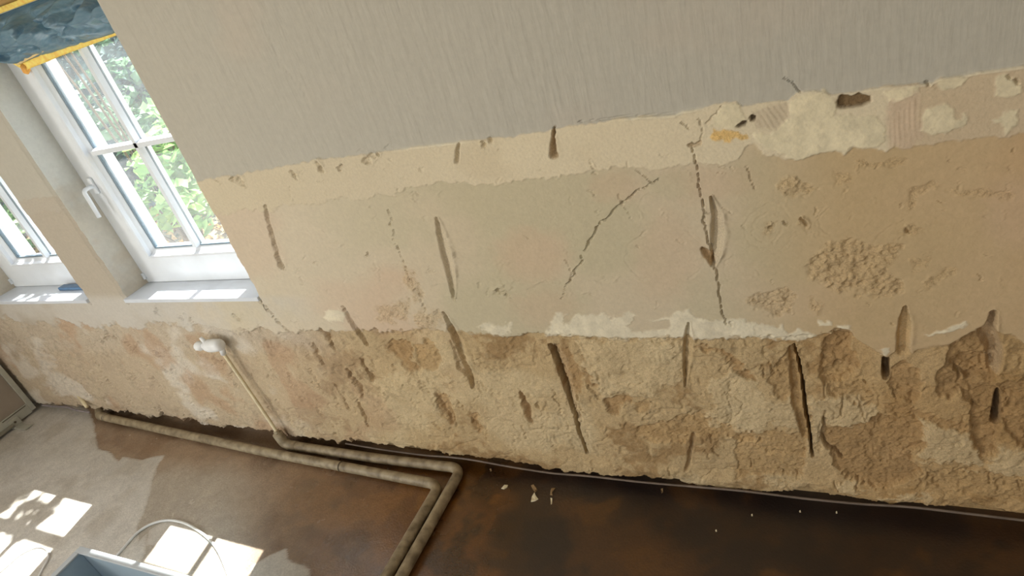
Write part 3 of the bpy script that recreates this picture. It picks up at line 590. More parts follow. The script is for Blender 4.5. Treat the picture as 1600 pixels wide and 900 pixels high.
# ------------------------------------------------------------------ windows
M_gasket = mat_plain('gasket', (120, 138, 150), 0.5, noise=0.05)
M_sill = mat_plain('sill_board', (222, 228, 236), 0.28, noise=0.03, nscale=10, bump=0.04)
M_reveal = mat_wall('reveal_plaster', 0.05, 60, 0.35, 90)
def mat_glass():
    m, N, Lk = new_mat('window_glass')
    out = N.new('ShaderNodeOutputMaterial'); t = N.new('ShaderNodeBsdfTransparent'); g = N.new('ShaderNodeBsdfGlossy'); mx = N.new('ShaderNodeMixShader'); fr = N.new('ShaderNodeFresnel')
    t.inputs[0].default_value = (0.95, 0.97, 0.97, 1); g.inputs['Roughness'].default_value = 0.02; fr.inputs['IOR'].default_value = 1.45
    nz = N.new('ShaderNodeTexNoise'); nz.inputs['Scale'].default_value = 3; bp = N.new('ShaderNodeBump'); bp.inputs['Strength'].default_value = 0.02
    Lk.new(nz.outputs['Fac'], bp.inputs['Height']); Lk.new(bp.outputs[0], g.inputs['Normal'])
    ge = N.new('ShaderNodeNewGeometry'); mu = N.new('ShaderNodeMath'); mu.operation = 'MULTIPLY'; iv = N.new('ShaderNodeMath'); iv.operation = 'SUBTRACT'; iv.inputs[0].default_value = 1.0
    Lk.new(ge.outputs['Backfacing'], iv.inputs[1]); Lk.new(iv.outputs[0], mu.inputs[0]); Lk.new(fr.outputs[0], mu.inputs[1])   # no total reflection on leaving the thin pane
    Lk.new(mu.outputs[0], mx.inputs[0]); Lk.new(t.outputs[0], mx.inputs[1]); Lk.new(g.outputs[0], mx.inputs[2])
    # pale translucent mix on the pane imitates the glare over the view
    du = N.new('ShaderNodeBsdfTranslucent'); du.inputs[0].default_value = (.85, .9, .92, 1); m3 = N.new('ShaderNodeMixShader'); n5 = N.new('ShaderNodeTexNoise'); n5.inputs['Scale'].default_value = 6; n5.inputs['Detail'].default_value = 5
    mr = N.new('ShaderNodeMapRange'); mr.inputs['From Min'].default_value = .3; mr.inputs['From Max'].default_value = .7; mr.inputs['To Min'].default_value = .03; mr.inputs['To Max'].default_value = .055
    Lk.new(n5.outputs['Fac'], mr.inputs['Value']); Lk.new(mr.outputs[0], m3.inputs[0]); Lk.new(mx.outputs[0], m3.inputs[1]); Lk.new(du.outputs[0], m3.inputs[2]); Lk.new(m3.outputs[0], out.inputs[0])
    return m
M_glass = mat_glass()
def reveal(name, e, side, parent):
    """plaster strip from the wall face back to the window, at x=e; side=+1 faces +x"""
    zs = np.linspace(SILL_Z-0.018, HEAD_Z, 220); ys = np.array([0.0035, 0.012, 0.03, 0.05, 0.075, 0.10, REV+0.03]); V = []; C = []
    for z in zs:
        w = float(edge_wobble(z, e))
        for k, y in enumerate(ys):
            n = float(fbm(np.array(y*30.0), np.array(z*18.0), 3, 91)); fade = 1-min(1, y/0.1)
            V.append((e+w*fade+side*0.005*n*(1 if z < 1.3 else 0.35)*(0.2 if k == 0 else 1), y, z))
            t = float(sstep(1.34, 1.22, z+0.25*n-0.15*y)); c = lin(214, 214, 206)*(1-t)+lin(206, 200, 186)*t
            t2 = float(sstep(1.0, 0.85, z+0.4*n)); c = c*(1-0.5*t2)+0.5*t2*lin(200, 186, 164); C.append(tuple(c)+(1,))
    k = len(ys); F = []
    for i in range(len(zs)-1):
        for j in range(k-1):
            q = (i*k+j, i*k+j+1, (i+1)*k+j+1, (i+1)*k+j); F.append(q if side < 0 else q[::-1])
    o = mesh_obj(name, V, F, M_reveal, parent, True); at = o.data.attributes.new('col', 'FLOAT_COLOR', 'POINT'); at.data.foreach_set('color', np.array(C, np.float32).ravel())
    return o
def build_window(idx, x0, x1):
    root = empty('window_%d' % idx, ((x0+x1)/2, REV, SILL_Z)); tag(root, kind='structure')
    z0, z1 = SILL_Z+0.002, HEAD_Z-0.002
    def ring(name, loops, mat, parts=('stile', 'rail', 'stile', 'rail')):
        # loops: (inset side, inset bottom, y)
        R = [[(x0+s, y, z0+b), (x1-s, y, z0+b), (x1-s, y, z1-b), (x0+s, y, z1-b)] for s, b, y in loops]
        for side, (i, j) in enumerate(((3, 0), (0, 1), (1, 2), (2, 3))):
            V = []; F = []
            for L in R: V += [L[i], L[j]]
            for k in range(len(R)-1): F.append((2*k, 2*k+1, 2*k+3, 2*k+2))
            F.append((0, 2*len(R)-2, 2*len(R)-1, 1)) if len(R) > 2 else None
            o = mesh_obj(parts[side], V, [f[::-1] for f in F], mat); rel(o, root)
    # sash: room face, bead down to the glass, back
    ring('sash', [(0.0, 0.0, 0.20), (0.0, 0.0, REV), (0.100, 0.118, REV), (0.108, 0.126, REV+.004), (0.112, 0.131, REV+.020), (0.126, 0.146, REV+.034), (0.126, 0.146, 0.20)], M_white)
    ring('gasket', [(0.1262, 0.1462, REV+.036), (0.1335, 0.152, REV+.0362), (0.1335, 0.152, REV+.052), (.1262, .1462, REV+.052)], M_gasket, ('gasket',)*4)
    gx0, gx1, gz0, gz1 = x0+.1262, x1-.1262, z0+.1462, z1-.1462
    cx = (x0+x1)/2+0.0; czb = 1.383; yg = REV+.042
    w = .015
    def bar(name, pts_lo, horizontal):
        # trapezoid section, room side and outer side of the pane
        for ya, yb in ((REV+.018, yg-.003), (yg+.007, yg+.028)):
            wa, wb = (w*.6, w) if ya < yg else (w, w*.6)
            if horizontal: V = [(gx0, ya, czb-wa), (gx0, ya, czb+wa), (gx0, yb, czb+wb), (gx0, yb, czb-wb), (gx1, ya, czb-wa), (gx1, ya, czb+wa), (gx1, yb, czb+wb), (gx1, yb, czb-wb)]
            else: V = [(cx-wa, ya, gz0), (cx+wa, ya, gz0), (cx+wb, yb, gz0), (cx-wb, yb, gz0), (cx-wa, ya, gz1), (cx+wa, ya, gz1), (cx+wb, yb, gz1), (cx-wb, yb, gz1)]
            o = mesh_obj('glazing_bar', V, [(0, 1, 2, 3), (7, 6, 5, 4), (0, 4, 5, 1), (1, 5, 6, 2), (2, 6, 7, 3), (3, 7, 4, 0)], M_white); rel(o, root)
    bar('v', None, False); bar('h', None, True)
    for (pa, pb) in ((gx0, cx), (cx, gx1)):
        for (qa, qb) in ((gz0, czb), (czb, gz1)):
            o = boxes('pane', [(pa, pb, yg, yg+.004, qa, qb)], M_glass); rel(o, root)
    # fixed frame outside the sash
    o = boxes('outer_frame', [(x0-.012, x0+.035, .205, .25, z0-.01, z1+.01), (x1-.035, x1+.012, .205, .25, z0-.01, z1+.01), (x0+.035, x1-.035, .205, .25, z0-.01, z0+.06), (x0+.035, x1-.035, .205, .25, z1-.05, z1+.01)], M_white); rel(o, root)
    # inner sill board and outer sill
    o = boxes('window_sill', [(x0-.004, x1-.001, -.014, REV+.01, SILL_Z-.018, SILL_Z)], M_sill, None, .003); rel(o, root)
    o = boxes('outer_sill', [(x0-.012, x1+.012, .205, WALL_T+.04, SILL_Z-.03, SILL_Z-.005)], M_white); rel(o, root)
    for nm, e, s in (('reveal', x0, 1), ('reveal', x1, -1)):
        rel(reveal(nm, e, s, None), root)
    o = boxes('soffit', [(x0-.01, x1+.01, 0.001, REV+.05, HEAD_Z-.001, HEAD_Z+.02)], M_room); rel(o, root)
    # handle on the left stile
    hx, hz = x0+.055, 1.262
    h = boxes('handle', [(hx-.013, hx+.013, REV-.010, REV, hz-.035, hz+.035)], M_white, None, .004); rel(h, root)
    V, F = tube_data(fillet([(hx, REV-.004, hz), (hx, REV-.052, hz), (hx-.0, REV-.056, hz-.118)], .014), .0085, 12)
    lv = mesh_obj('handle_lever', V, F, M_white, h, True)
    hz0 = boxes('hinge', [(x0+.002, x0+.012, REV-.012, REV, z0+.02, z0+.05)], M_white, None, .002); rel(hz0, root)
    return root
win1 = build_window(1, *OPEN[0]); win1['label'] = 'white barred window with blue film over its top'
win2 = build_window(2, *OPEN[1]); win2['label'] = 'white barred window cut off by the left edge'

# ------------------------------------------------------------------ blue masking film and tape on the right-hand window
def mat_film():
    m, N, Lk = new_mat('blue_film')
    out = N.new('ShaderNodeOutputMaterial'); b = N.new('ShaderNodeBsdfPrincipled'); tr = N.new('ShaderNodeBsdfTranslucent'); tp = N.new('ShaderNodeBsdfTransparent')
    m1 = N.new('ShaderNodeMixShader'); m2 = N.new('ShaderNodeMixShader'); nz = N.new('ShaderNodeTexNoise'); nz.inputs['Scale'].default_value = 14; nz.inputs['Detail'].default_value = 5
    mx = N.new('ShaderNodeMix'); mx.data_type = 'RGBA'; mx.inputs['A'].default_value = lin4(116, 160, 182); mx.inputs['B'].default_value = lin4(196, 218, 228)
    Lk.new(nz.outputs['Fac'], mx.inputs['Factor']); Lk.new(mx.outputs['Result'], b.inputs['Base Color']); Lk.new(mx.outputs['Result'], tr.inputs[0])
    tp.inputs[0].default_value = lin4(150, 195, 215); b.inputs['Roughness'].default_value = .12; b.inputs['Specular IOR Level'].default_value = 1.0
    m1.inputs[0].default_value = .5; m2.inputs[0].default_value = .22
    Lk.new(b.outputs[0], m1.inputs[1]); Lk.new(tr.outputs[0], m1.inputs[2]); Lk.new(m1.outputs[0], m2.inputs[1]); Lk.new(tp.outputs[0], m2.inputs[2]); Lk.new(m2.outputs[0], out.inputs[0])
    return m
M_tape = mat_plain('yellow_tape', (255, 226, 122), 0.6, noise=0.08, nscale=60, bump=0.3, rgb2=(246, 200, 92))
M_paper = mat_plain('kraft_paper', (214, 172, 108), 0.8, noise=0.06, nscale=10, bump=0.3)
mf = empty('masking_film', (-2.32, REV-.01, 1.75))
x0, x1 = OPEN[0]
def sheet(name, fx, nu, nv, mat, thick):
    V = []; F = []
    for j in range(nv+1):
        for i in range(nu+1): V.append(fx(i/nu, j/nv))
    for j in range(nv):
        for i in range(nu): a = j*(nu+1)+i; F.append((a, a+1, a+nu+2, a+nu+1))
    o = mesh_obj(name, V, F, mat, None, True); md = o.modifiers.new('solid', 'SOLIDIFY'); md.thickness = thick; rel(o, mf); return o
def film_pt(u, v):
    x = x0+0.010+u*(x1-x0-0.016)
    zb = 1.752+0.072*max(0, 1-(u*(x1-x0))/0.085)*(0.6+0.4*math.sin(u*40))
    z = zb+v*(1.912-zb)
    ua, va = np.array(u*4.5), np.array(v*2.2)
    r1 = abs(float(fbm(ua*0.8+1.7*va*0.3, va*1.2-ua*0.25, 3, 61))); r2 = abs(float(fbm(ua*1.7-va*0.6, va*0.9+ua*0.45, 3, 62)))
    y = REV-0.010-0.030*math.sin(math.pi*min(1, v*1.02))-(0.22*r1+0.17*r2)*math.sin(math.pi*min(1, v*1.0)**0.8)
    return (x, max(y, 0.006), z)
sheet('film_sheet', film_pt, 150, 60, mat_film(), 0.0006)
def strip(name, pts, width, mat, amp=0.003, nrm=(0, -1, 0)):
    """tape band following pts (centre line), width along z"""
    P = resample(pts, 0.012)
    def f(u, v):
        p = P[min(len(P)-1, int(round(u*(len(P)-1))))]; k = float(fbm(np.array(u*22.0), np.array(v*2.0), 3, 65)); k2 = float(fbm(np.array(u*12.0), np.array(0.5), 3, 66))
        return (p.x, p.y-0.0015-amp*abs(k)*2, p.z+(v-.5)*width*(1+0.5*k2)+0.006*k2)
    return sheet(name, f, len(P)-1, 4, mat, 0.0005)
strip('tape_strip', [(x0+.098, REV-.013, 1.741), (x0+.35, REV-.014, 1.752), (x1-.004, REV-.013, 1.766)], .030, M_tape)
strip('tape_strip', [(x0+.095, REV-.022, 1.758), (x0+.30, REV-.026, 1.775), (x0+.46, REV-.022, 1.778)], .018, mat_plain('pale_tape', (232, 204, 146), .7, noise=.06), .005)
strip('tape_strip', [(x0+.006, REV-.012, 1.815), (x0+.05, REV-.014, 1.778), (x0+.108, REV-.014, 1.736)], .022, M_tape, .006)
V = []; bmx = bmesh.new(); bmesh.ops.create_icosphere(bmx, subdivisions=3, radius=1.0)
for v in bmx.verts:
    k = 1+0.6*float(fbm(np.array(v.co.x*2.5+3), np.array(v.co.z*2.5+v.co.y), 3, 68)); v.co = Vector((v.co.x*.016*k, v.co.y*.012*k, v.co.z*.018*k))
me = bpy.data.meshes.new('tape_wad'); bmx.to_mesh(me); bmx.free(); o = link_mesh('tape_wad', me, mat_plain('orange_tape', (232, 170, 82), .6, noise=.12, nscale=80, bump=.4), None, True); o.location = (x0+.106, REV-.012, 1.732); rel(o, mf)
strip('tape_strip', [(x0+.004, REV-.02, 1.925), (x1-.004, REV-.02, 1.922)], .022, M_tape, .004)
sheet('paper_strip', lambda u, v: (x0+.004+u*(x1-x0-.008), REV-.030-.05*v-.01*math.sin(u*9), 1.930+.028*v), 40, 4, M_paper, .0006)
tag(mf, 'crumpled blue plastic film taped with yellow tape across the window top', 'masking film')

# blue bar lying on the left window's sill
M_blue = mat_plain('blue_plastic', (78, 112, 146), .4, noise=.06)
bp_ = onZ(70, 437, SILL_Z+.006); bq = onZ(117, 436, SILL_Z+.006)
bb = boxes('plastic_bar', [(-3.330, -3.03, .072, .108, SILL_Z, SILL_Z+.016)], M_blue, None, .003)
tag(bb, 'flat blue plastic bar lying on the left window sill', 'plastic bar')

# ------------------------------------------------------------------ heating pipes
M_pipe = mat_plain('pipe_paint', (156, 142, 116), .5, noise=.16, nscale=28, bump=.35, bscale=60, rgb2=(112, 98, 76))
M_joint = mat_plain('joint', (84, 74, 58), .6, noise=.1)
M_riser = mat_plain('riser_paint', (226, 212, 176), .45, noise=.06, nscale=30)
M_valve = mat_plain('valve_plastic', (240, 241, 240), .4, noise=.03, bump=.25, bscale=40)
def fz(p, r=.022): return (p[0], p[1], float(zf(p[0]))+r)
def pipe_pt(x, y, zc=.012): p = onZ(x, y, zc); return Vector((p[0], p[1], float(zf(p[0]))+.024))
PR = .0205
A = empty('heating_pipe', pipe_pt(690, 757)); B = empty('heating_pipe', pipe_pt(722, 728))
pa = [pipe_pt(166, 656), pipe_pt(420, 706), pipe_pt(684, 750), ]
end = pipe_pt(596, 898); d = (end-pa[-1]); pa.append(pa[-1]+d*1.9); pa[-1].z = float(zf(pa[-1].x))+.024
o = tube('pipe_run', resample(fillet(pa, .052, 8), .05), PR, M_pipe, None, 18); rel(o, A)
st = pa[0]; o = tube('pipe_elbow', fillet([st+Vector((.03, 0, 0)), st+Vector((-.045, .005, .0)), st+Vector((-.062, .030, .022))], .04, 6), PR*1.12, M_pipe, None, 16); rel(o, A)
def collar(p, dirv, parent, r=PR*1.08, w=.006):
    dirv = Vector(dirv).normalized(); o = tube('pipe_joint', [Vector(p)-dirv*w*.5, Vector(p)+dirv*w*.5], r, M_joint, None, 18); rel(o, parent)
collar(pa[0]+(pa[1]-pa[0])*.012, pa[1]-pa[0], A); k = pa[1]+(pa[2]-pa[1])*.46; collar(k, pa[2]-pa[1], A)
pb = [pipe_pt(455, 694), pipe_pt(585, 711), pipe_pt(718, 724)]
end = pipe_pt(622, 894); d = end-pb[-1]; pb.append(pb[-1]+d*1.9); pb[-1].z = float(zf(pb[-1].x))+.024
o = tube('pipe_run', resample(fillet(pb, .052, 8), .05), PR, M_pipe, None, 18); rel(o, B)
e0 = pb[0]; u0 = (pb[1]-pb[0]).normalized()
rt = Vector(onY(424, 660, -.030)); rt0 = Vector(onY(347, 549, -.030))
o = tube('pipe_elbow', fillet([e0+u0*.03, e0-u0*.040, Vector((e0.x-.050, -.040, e0.z+.070))], .045, 6), PR*1.12, M_pipe, None, 16); rel(o, B)
collar(e0+u0*.012, u0, B)
o = tube('riser_nut', [Vector((e0.x-.050, -.040, e0.z+.062)), Vector((e0.x-.050, -.039, e0.z+.085))], .013, M_pipe, None, 6); rel(o, B)
o = tube('riser_tube', smooth_path([(e0.x-.050, -.039, e0.z+.075), (rt.x, -.033, rt.z), ((rt.x+rt0.x)/2, -.031, (rt.z+rt0.z)/2), (rt0.x, -.030, rt0.z)], 6), .0075, M_riser, None, 12); rel(o, B)
# valve at the top of the riser, wrapped in white plastic
va, vb = Vector(onY(347, 539, -.042)), Vector(onY(305, 541, -.052)); dv = vb-va
prof = [(0, .010), (.03, .022), (.12, .026), (.30, .028), (.48, .027), (.58, .022), (.64, .014), (.70, .012), (.74, .017), (.80, .021), (.90, .020), (.97, .013), (1.0, .004)]
o = tube('valve_body', [va+dv*t for t, r in prof[:8]], [r for t, r in prof[:8]], M_valve, None, 16, .05); rel(o, B); vbody = o
kb = tube('valve_knob', [va+dv*t for t, r in prof[7:]], [r for t, r in prof[7:]], M_valve, vbody, 16, .06)
o = tube('valve_spout', [va+dv*.52+Vector((0, 0, .015)), va+dv*.55+Vector((-.004, -.004, .045))], [.011, .007], M_valve, vbody, 10, .05)
o = tube('valve_neck', [va+dv*.10+Vector((0, .004, -.005)), Vector(rt0)+Vector((0, 0, -.012))], .012, M_valve, vbody, 12)
tag(A, 'long beige heating pipe lying outermost from the wall, bending into the room', 'pipe', 'heating pipes on the floor')
tag(B, 'shorter heating pipe nearer the wall with thin riser and white valve', 'pipe', 'heating pipes on the floor')
# short stub sticking out of the wall foot on the left
s0 = Vector(onY(122, 617, .01)); s1 = Vector(onY(136, 636, -.03)); o = tube('pipe_stub', [s0, s0.lerp(s1, .6), s1], [.010, .010, .009], M_riser, None, 12); tag(o, 'small pale pipe stub sticking out of the wall foot', 'pipe')

# ------------------------------------------------------------------ cables
M_cable = mat_plain('white_cable', (222, 222, 220), .4, noise=.04)
M_gcable = mat_plain('grey_cable', (118, 104, 92), .6, noise=.12, nscale=20)
def floor_path(pix, r, hs=None):
    out = []
    for i, (x, y) in enumerate(pix):
        z = float(zf(onZ(x, y, 0)[0]))+r+(hs[i] if hs else 0); p = onZ(x, y, z); out.append((p[0], p[1], z))
    return out
cp = floor_path([(150, 905), (188, 862), (213, 834), (236, 819), (262, 813), (290, 818), (318, 835), (338, 856), (352, 885), (362, 915)], .0055)
o = tube('cable', smooth_path(cp, 8), .0055, M_cable, None, 10); tag(o, 'white cable arched over the sun patch behind the metal box', 'cable')
cp = floor_path([(-25, 915), (8, 887), (32, 867), (58, 855), (72, 858), (76, 870), (66, 890), (55, 912)], .004)
o = tube('cable', smooth_path(cp, 8), .004, M_cable, None, 10); tag(o, 'thin cable loop on the left sun patch at the picture edge', 'cable')
wp = [onY(x, y, Y) for x, y, Y in [(540, 693, .004), (600, 703, .0), (660, 711, -.004), (700, 714, -.006), (740, 719, -.008), (790, 728, -.008), (860, 739, -.010), (920, 744, -.012), (1000, 753, -.010), (1080, 760, -.010), (1160, 767, -.012), (1250, 778, -.012), (1340, 787, -.014), (1420, 792, -.014), (1500, 801, -.014), (1600, 813, -.014), (1720, 826, -.014)]]
o = tube('floor_cable', smooth_path(wp, 5), .0038, M_gcable, None, 10); tag(o, 'grey cable running along the wall foot right of the pipes', 'cable')
wp = [onY(x, y, Y) for x, y, Y in [(66, 633, -.012), (85, 635, -.012), (105, 636, -.016), (120, 641, -.02), (140, 644, -.03)]]
o = tube('floor_cable', smooth_path(wp, 5), .006, mat_plain('lilac_cable', (140, 132, 134), .5), None, 10); tag(o, 'short lilac-grey cable at the wall foot beside the framed panel', 'cable')

# ------------------------------------------------------------------ framed panel standing in the left corner
M_panel = mat_plain('panel_board', (150, 138, 124), .55, noise=.08, nscale=5, bump=.1)
M_pframe = mat_plain('panel_frame', (178, 176, 162), .45, noise=.06, nscale=14)
pz = 0.02
pn = empty('framed_panel', (-4.21, -.5, pz))
def part(name, lst, mat, bevel=.002): return rel(boxes(name, lst, mat, None, bevel), pn)
part('panel_board', [(-4.225, -4.210, -1.05, -.050, pz+.075, 1.0)], M_panel)
part('edge_trim', [(-4.235, -4.200, -.050, -.024, pz+.02, 1.03)], M_pframe)
part('edge_trim', [(-4.235, -4.200, -1.076, -1.05, pz+.02, 1.03)], M_pframe)
part('top_rail', [(-4.235, -4.200, -1.05, -.050, 1.0, 1.03)], M_pframe)
part('bottom_rail', [(-4.230, -4.204, -1.05, -.050, pz+.012, pz+.075)], M_pframe)
rel(tube('bottom_tube', [(-4.196, -.17, pz+.022), (-4.196, -1.05, pz+.022)], .011, M_pframe, None, 12), pn)
part('rail_bead', [(-4.204, -4.201, -.20, -.06, pz+.066, pz+.070)], M_joint, .0005)
fb = part('foot_bracket', [(-4.204, -4.196, -.185, -.125, pz+.004, pz+.050), (-4.200, -4.075, -.178, -.138, pz+.001, pz+.008)], M_pframe, .001)
tube('screw', [(-4.197, -.155, pz+.030), (-4.190, -.155, pz+.030)], .006, M_joint, fb, 10)
tag(pn, 'grey board panel with pale frame and foot bracket standing in the left corner', 'panel')

# ------------------------------------------------------------------ blue-grey metal box at the bottom edge
M_steel = mat_plain('box_steel', (168, 186, 198), .4, noise=.05, nscale=9, bump=.05, metallic=.2)
M_steel2 = mat_plain('box_rim', (186, 192, 196), .4, noise=.05, nscale=9, bump=.05)
BZ = .20; c0 = onZ(126, 857, BZ); c1 = onZ(315, 901, BZ)
bx = empty('metal_box', (c0[0]+.4, c0[1]-.2, 0)); X0, X1, Y1 = c0[0], c0[0]+.85, c0[1]; Y0 = Y1-.42; zb = float(zf(-2.3))
def bpart(name, lst, mat, bevel=.002): return rel(boxes(name, lst, mat, None, bevel), bx)
bpart('box_wall', [(X0, X1, Y1-.012, Y1, zb, BZ-.002)], M_steel); bpart('box_wall', [(X0, X1, Y0, Y0+.012, zb, BZ-.002)], M_steel)
bpart('box_wall', [(X0, X0+.012, Y0+.012, Y1-.012, zb, BZ-.002)], M_steel); bpart('box_wall', [(X1-.012, X1, Y0+.012, Y1-.012, zb, BZ-.002)], M_steel)
bpart('box_bottom', [(X0+.012, X1-.012, Y0+.012, Y1-.012, zb, zb+.01)], M_steel)
bpart('rim', [(X0-.006, X1+.006, Y1-.020, Y1+.006, BZ-.002, BZ+.006)], M_steel2); bpart('rim', [(X0-.006, X1+.006, Y0-.006, Y0+.030, BZ-.002, BZ+.006)], M_steel2)
bpart('rim', [(X0-.006, X0+.020, Y0+.03, Y1-.02, BZ-.002, BZ+.006)], M_steel2); bpart('rim', [(X1-.03, X1+.006, Y0+.03, Y1-.03, BZ-.002, BZ+.006)], M_steel2)
tag(bx, 'blue-grey open metal box with flat rim at the bottom edge', 'box')

# ------------------------------------------------------------------ plaster flakes on the dark floor
M_flake = mat_plain('flake', (232, 220, 186), .8, noise=.05); M_flake2 = mat_plain('flake_back', (150, 124, 88), .8, noise=.1)
def flake(px, outline, mat, label, s=1/3.2, h=.003):
    pts = [(700+a*s, 680+b*s) for a, b in outline]; W = [onZ(x, y, float(zf(-.9))+.003) for x, y in pts]
    c = np.mean(W, 0); n = len(W); zz = float(zf(c[0]))+.0015
    V = [(p[0], p[1], zz) for p in W]+[(c[0]+(p[0]-c[0])*.9, c[1]+(p[1]-c[1])*.9, zz+h*(1+.6*math.sin(i*2.1))) for i, p in enumerate(W)]
    F = [tuple(range(n, 2*n)), tuple(range(n-1, -1, -1))]+[(i, (i+1) % n, n+(i+1) % n, n+i) for i in range(n)]
    o = mesh_obj('plaster_flake', V, F, mat); tag(o, label, 'plaster flake', 'plaster flakes on the floor')
flake(0, [(265, 265), (282, 248), (300, 246), (296, 258), (280, 268)], M_flake, 'pale leaf-shaped plaster flake nearest the pipe bend')
flake(0, [(414, 250), (428, 246), (440, 258), (446, 272), (436, 284), (424, 270)], M_flake2, 'tan plaster flake touching the tip of the large white one')
flake(0, [(432, 284), (438, 300), (452, 318), (436, 328), (414, 332), (418, 306)], M_flake, 'largest white triangular plaster flake on the brown floor')
flake(0, [(512, 280), (518, 266), (538, 261), (532, 272), (520, 284), (522, 300), (510, 298)], M_flake2, 'thin curled greyish flake above a small white sliver')
flake(0, [(512, 312), (522, 316), (520, 342), (514, 346)], M_flake, 'narrow white plaster sliver right of the large flake')
flake(0, [(206, 168), (216, 166), (218, 176), (210, 178)], M_flake2, 'tiny crumb near wall foot above the leaf-shaped flake')
flake(0, [(1064, 272), (1076, 270), (1076, 288), (1068, 292)], M_flake2, 'tiny crumb by the wall foot at the right')
for (x_, y_, l_) in [(1250, 802, 'tiny white speck on the dark floor close to the wall'), (1307, 804, 'tiny white speck at the wall right of its twin'), (1175, 807, 'faint white speck on the dark floor near the wall'), (1119, 831, 'tiny speck in the middle of the dark floor')]:
    a, b = (x_-700)*3.2, (y_-680)*3.2; flake(0, [(a-4, b-3), (a+3, b-5), (a+5, b+3), (a-2, b+4)], M_flake, l_)

# ------------------------------------------------------------------ garden outside
def bank_z(x, y):
    return np.interp(y, [.31, 1.3, 1.9, 2.6, 4.0, 9.0], [.30, .34, .55, 1.05, 2.0, 3.4])+0.20*fbm(np.asarray(x)*0.8, np.asarray(y)*0.9, 3, 71)*np.interp(y, [.36, 1.2], [.1, 1])
M_soil = mat_plain('leaf_litter_ground', (150, 128, 96), .95, noise=.2, nscale=30, bump=.8, bscale=30, rgb2=(88, 92, 62))
gx = np.linspace(-16, 3, 150); gy = np.linspace(.31, 9, 80); V = [(x, y, float(bank_z(x, y))) for y in gy for x in gx]; n = len(gx)
F = [(j*n+i, j*n+i+1, (j+1)*n+i+1, (j+1)*n+i) for j in range(len(gy)-1) for i in range(n-1)]
gr = mesh_obj('garden_ground', V, F, M_soil, None, True); tag(gr, 'garden bank rising behind the windows', None, None, 'structure')
def leaf_mat(name, a, b):
    m, N, Lk = new_mat(name)
    out = N.new('ShaderNodeOutputMaterial'); d = N.new('ShaderNodeBsdfPrincipled'); t = N.new('ShaderNodeBsdfTranslucent'); mx = N.new('ShaderNodeMixShader'); oi = N.new('ShaderNodeTexNoise'); oi.inputs['Scale'].default_value = 3.5; oi.inputs['Detail'].default_value = 4
    tc = N.new('ShaderNodeTexCoord'); c = N.new('ShaderNodeMix'); c.data_type = 'RGBA'; c.inputs['A'].default_value = lin4(*a); c.inputs['B'].default_value = lin4(*b)
    mr = N.new('ShaderNodeMapRange'); mr.inputs['From Min'].default_value = .35; mr.inputs['From Max'].default_value = .65
    Lk.new(tc.outputs['Object'], oi.inputs['Vector']); Lk.new(oi.outputs['Fac'], mr.inputs['Value']); Lk.new(mr.outputs[0], c.inputs['Factor']); Lk.new(c.outputs['Result'], d.inputs['Base Color']); Lk.new(c.outputs['Result'], t.inputs[0])
    d.inputs['Roughness'].default_value = .55; mx.inputs[0].default_value = .35; Lk.new(d.outputs[0], mx.inputs[1]); Lk.new(t.outputs[0], mx.inputs[2]); Lk.new(mx.outputs[0], out.inputs[0]); return m
LM = [leaf_mat('leaf_bright', (168, 198, 118), (122, 166, 104)), leaf_mat('leaf_mid', (132, 164, 122), (98, 136, 108)), leaf_mat('leaf_blue', (128, 152, 146), (98, 126, 122))]
M_twig = mat_plain('twig', (96, 80, 62), .9)
M_litter = [mat_plain('dry_leaf', (212, 186, 124), .9, noise=.15, rgb2=(168, 120, 80)), LM[0]]
def leaves(n, sampler, size):
    c = sampler(n); a = rng.normal(size=(n, 3)); a[:, 2] *= .5; a /= np.linalg.norm(a, axis=1, keepdims=True)
    up = rng.normal(size=(n, 3))*.6+np.array([.0, -.25, 1.0]); b = np.cross(up, a); b /= np.linalg.norm(b, axis=1, keepdims=True); nn = np.cross(a, b)
    s = size*(0.6+0.8*rng.random((n, 1)))
    p = np.stack([c-a*s*.5, c+b*s*.34-a*s*.08+nn*s*.10, c+a*s*.55, c-b*s*.34-a*s*.08+nn*s*.10], 1).reshape(-1, 3)
    q = np.arange(n*4).reshape(-1, 4); return p, np.concatenate([q[:, [0, 1, 2]], q[:, [0, 2, 3]]])
def leaf_obj(name, p, f, mat, parent=None):
    me = bpy.data.meshes.new(name); me.vertices.add(len(p)); me.vertices.foreach_set('co', p.astype(np.float32).ravel()); me.loops.add(f.size); me.loops.foreach_set('vertex_index', f.astype(np.int32).ravel())
    me.polygons.add(len(f)); me.polygons.foreach_set('loop_start', np.arange(0, f.size, 3, dtype=np.int32)); me.update(); return link_mesh(name, me, mat, parent)
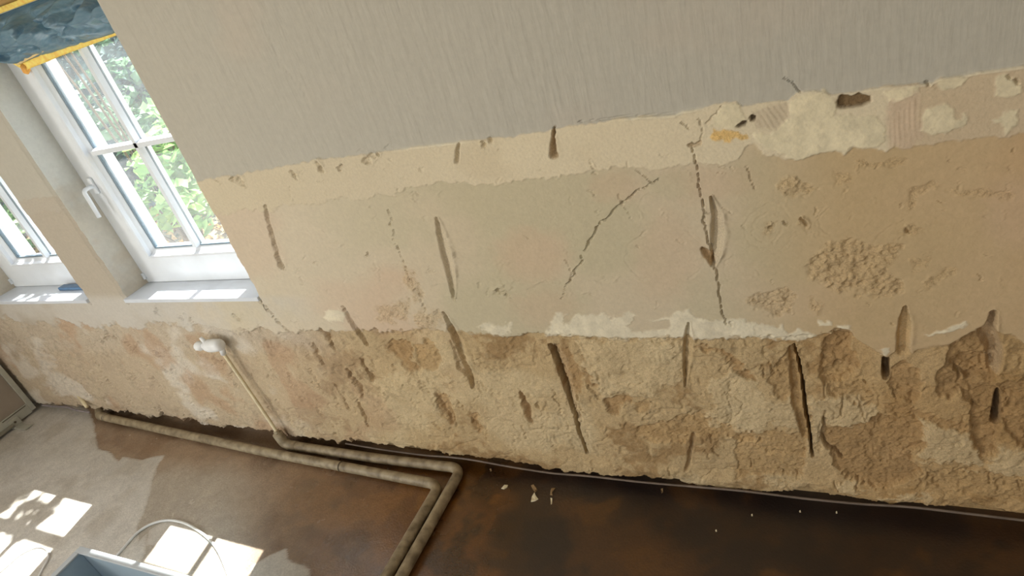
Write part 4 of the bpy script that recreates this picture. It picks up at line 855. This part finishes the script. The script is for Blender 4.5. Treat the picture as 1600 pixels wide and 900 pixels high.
def shrub(x, y, h, r, mi, n, size, label, lift=0.0):
    z0 = float(bank_z(x, y)); root = empty('garden_shrub', (x, y, z0))
    cl = rng.normal(size=(14, 3))*np.array([r*.55, r*.5, h*.22])+np.array([0, 0, h*.58+lift])
    def smp(k):
        i = rng.integers(0, 14, k); g = rng.normal(size=(k, 3)); g /= np.linalg.norm(g, axis=1, keepdims=True); return cl[i]+g*np.array([r*.36, r*.36, h*.2])*(.6+.4*rng.random((k, 1)))
    p, f = leaves(n, smp, size); p[:, 2] = np.maximum(p[:, 2], .02); leaf_obj('foliage', p, f, LM[mi], root)
    V = []; F = []
    for c in cl[:(3 if lift else 9)]:
        v, q = tube_data([(0, 0, -.05), (c[0]*.4, c[1]*.4, max(.05, c[2]*.5)), tuple(c)], [.018, .012, .005] if not lift else [.009, .007, .003], 6); k = len(V); V += v; F += [tuple(i+k for i in t) for t in q]
    mesh_obj('stems', V, F, M_twig, root); tag(root, label, 'shrub', 'shrubs on the garden bank'); return root
shrub(-3.62, 1.05, 1.0, .34, 0, 900, .085, 'bright green shrub close behind the right window, beside its right edge')
shrub(-4.35, 1.75, 1.15, .45, 1, 1300, .085, 'mid-green shrub low behind the right window')
shrub(-5.15, 2.15, 1.25, .6, 2, 1700, .09, 'bluish-green shrub behind the left panes of the right window')
shrub(-4.5, 2.6, 1.4, .6, 1, 1700, .10, 'mid-green shrub higher on the bank, behind the bright one')
shrub(-6.3, 2.8, 1.6, .8, 2, 2200, .11, 'dark bluish shrub on the bank behind the right window top')
shrub(-5.3, 3.6, 1.6, .9, 1, 2200, .12, 'tall shrub at the top of the bank')
shrub(-6.3, 1.35, .85, .4, 0, 1000, .085, 'bright green shrub seen low in the left window')
shrub(-7.4, 2.0, 1.3, .7, 1, 1700, .10, 'mid-green shrub seen high in the left window')
shrub(-8.6, 2.6, 1.5, .9, 2, 1800, .12, 'bluish shrub far left beyond the left window')
shrub(-3.78, 1.15, .55, .26, 0, 230, .085, 'tall thin-stemmed shrub whose leafy top rises above the windows', lift=2.15)
shrub(-3.0, 1.55, 1.1, .3, 0, 500, .09, 'bright shrub just right of the right window panes')
def litter(k):
    x = rng.uniform(-8, -2, k); y = rng.uniform(.5, 2.3, k); return np.stack([x, y, bank_z(x, y)+.012], 1)
p, f = leaves(5200, litter, .06); o = leaf_obj('leaf_litter', p, f, M_litter[0]); tag(o, 'dry pale leaves scattered on the ground outside', 'leaf litter', kind='stuff')
def ivy(k):
    x = rng.uniform(-13, -2, k); y = rng.uniform(1.7, 6.5, k); return np.stack([x, y, bank_z(x, y)+.05+.1*rng.random(k)], 1)
p, f = leaves(16000, ivy, .13); o = leaf_obj('ivy_cover', p, f, LM[2]); tag(o, 'ivy covering the garden bank', 'ivy', kind='stuff')
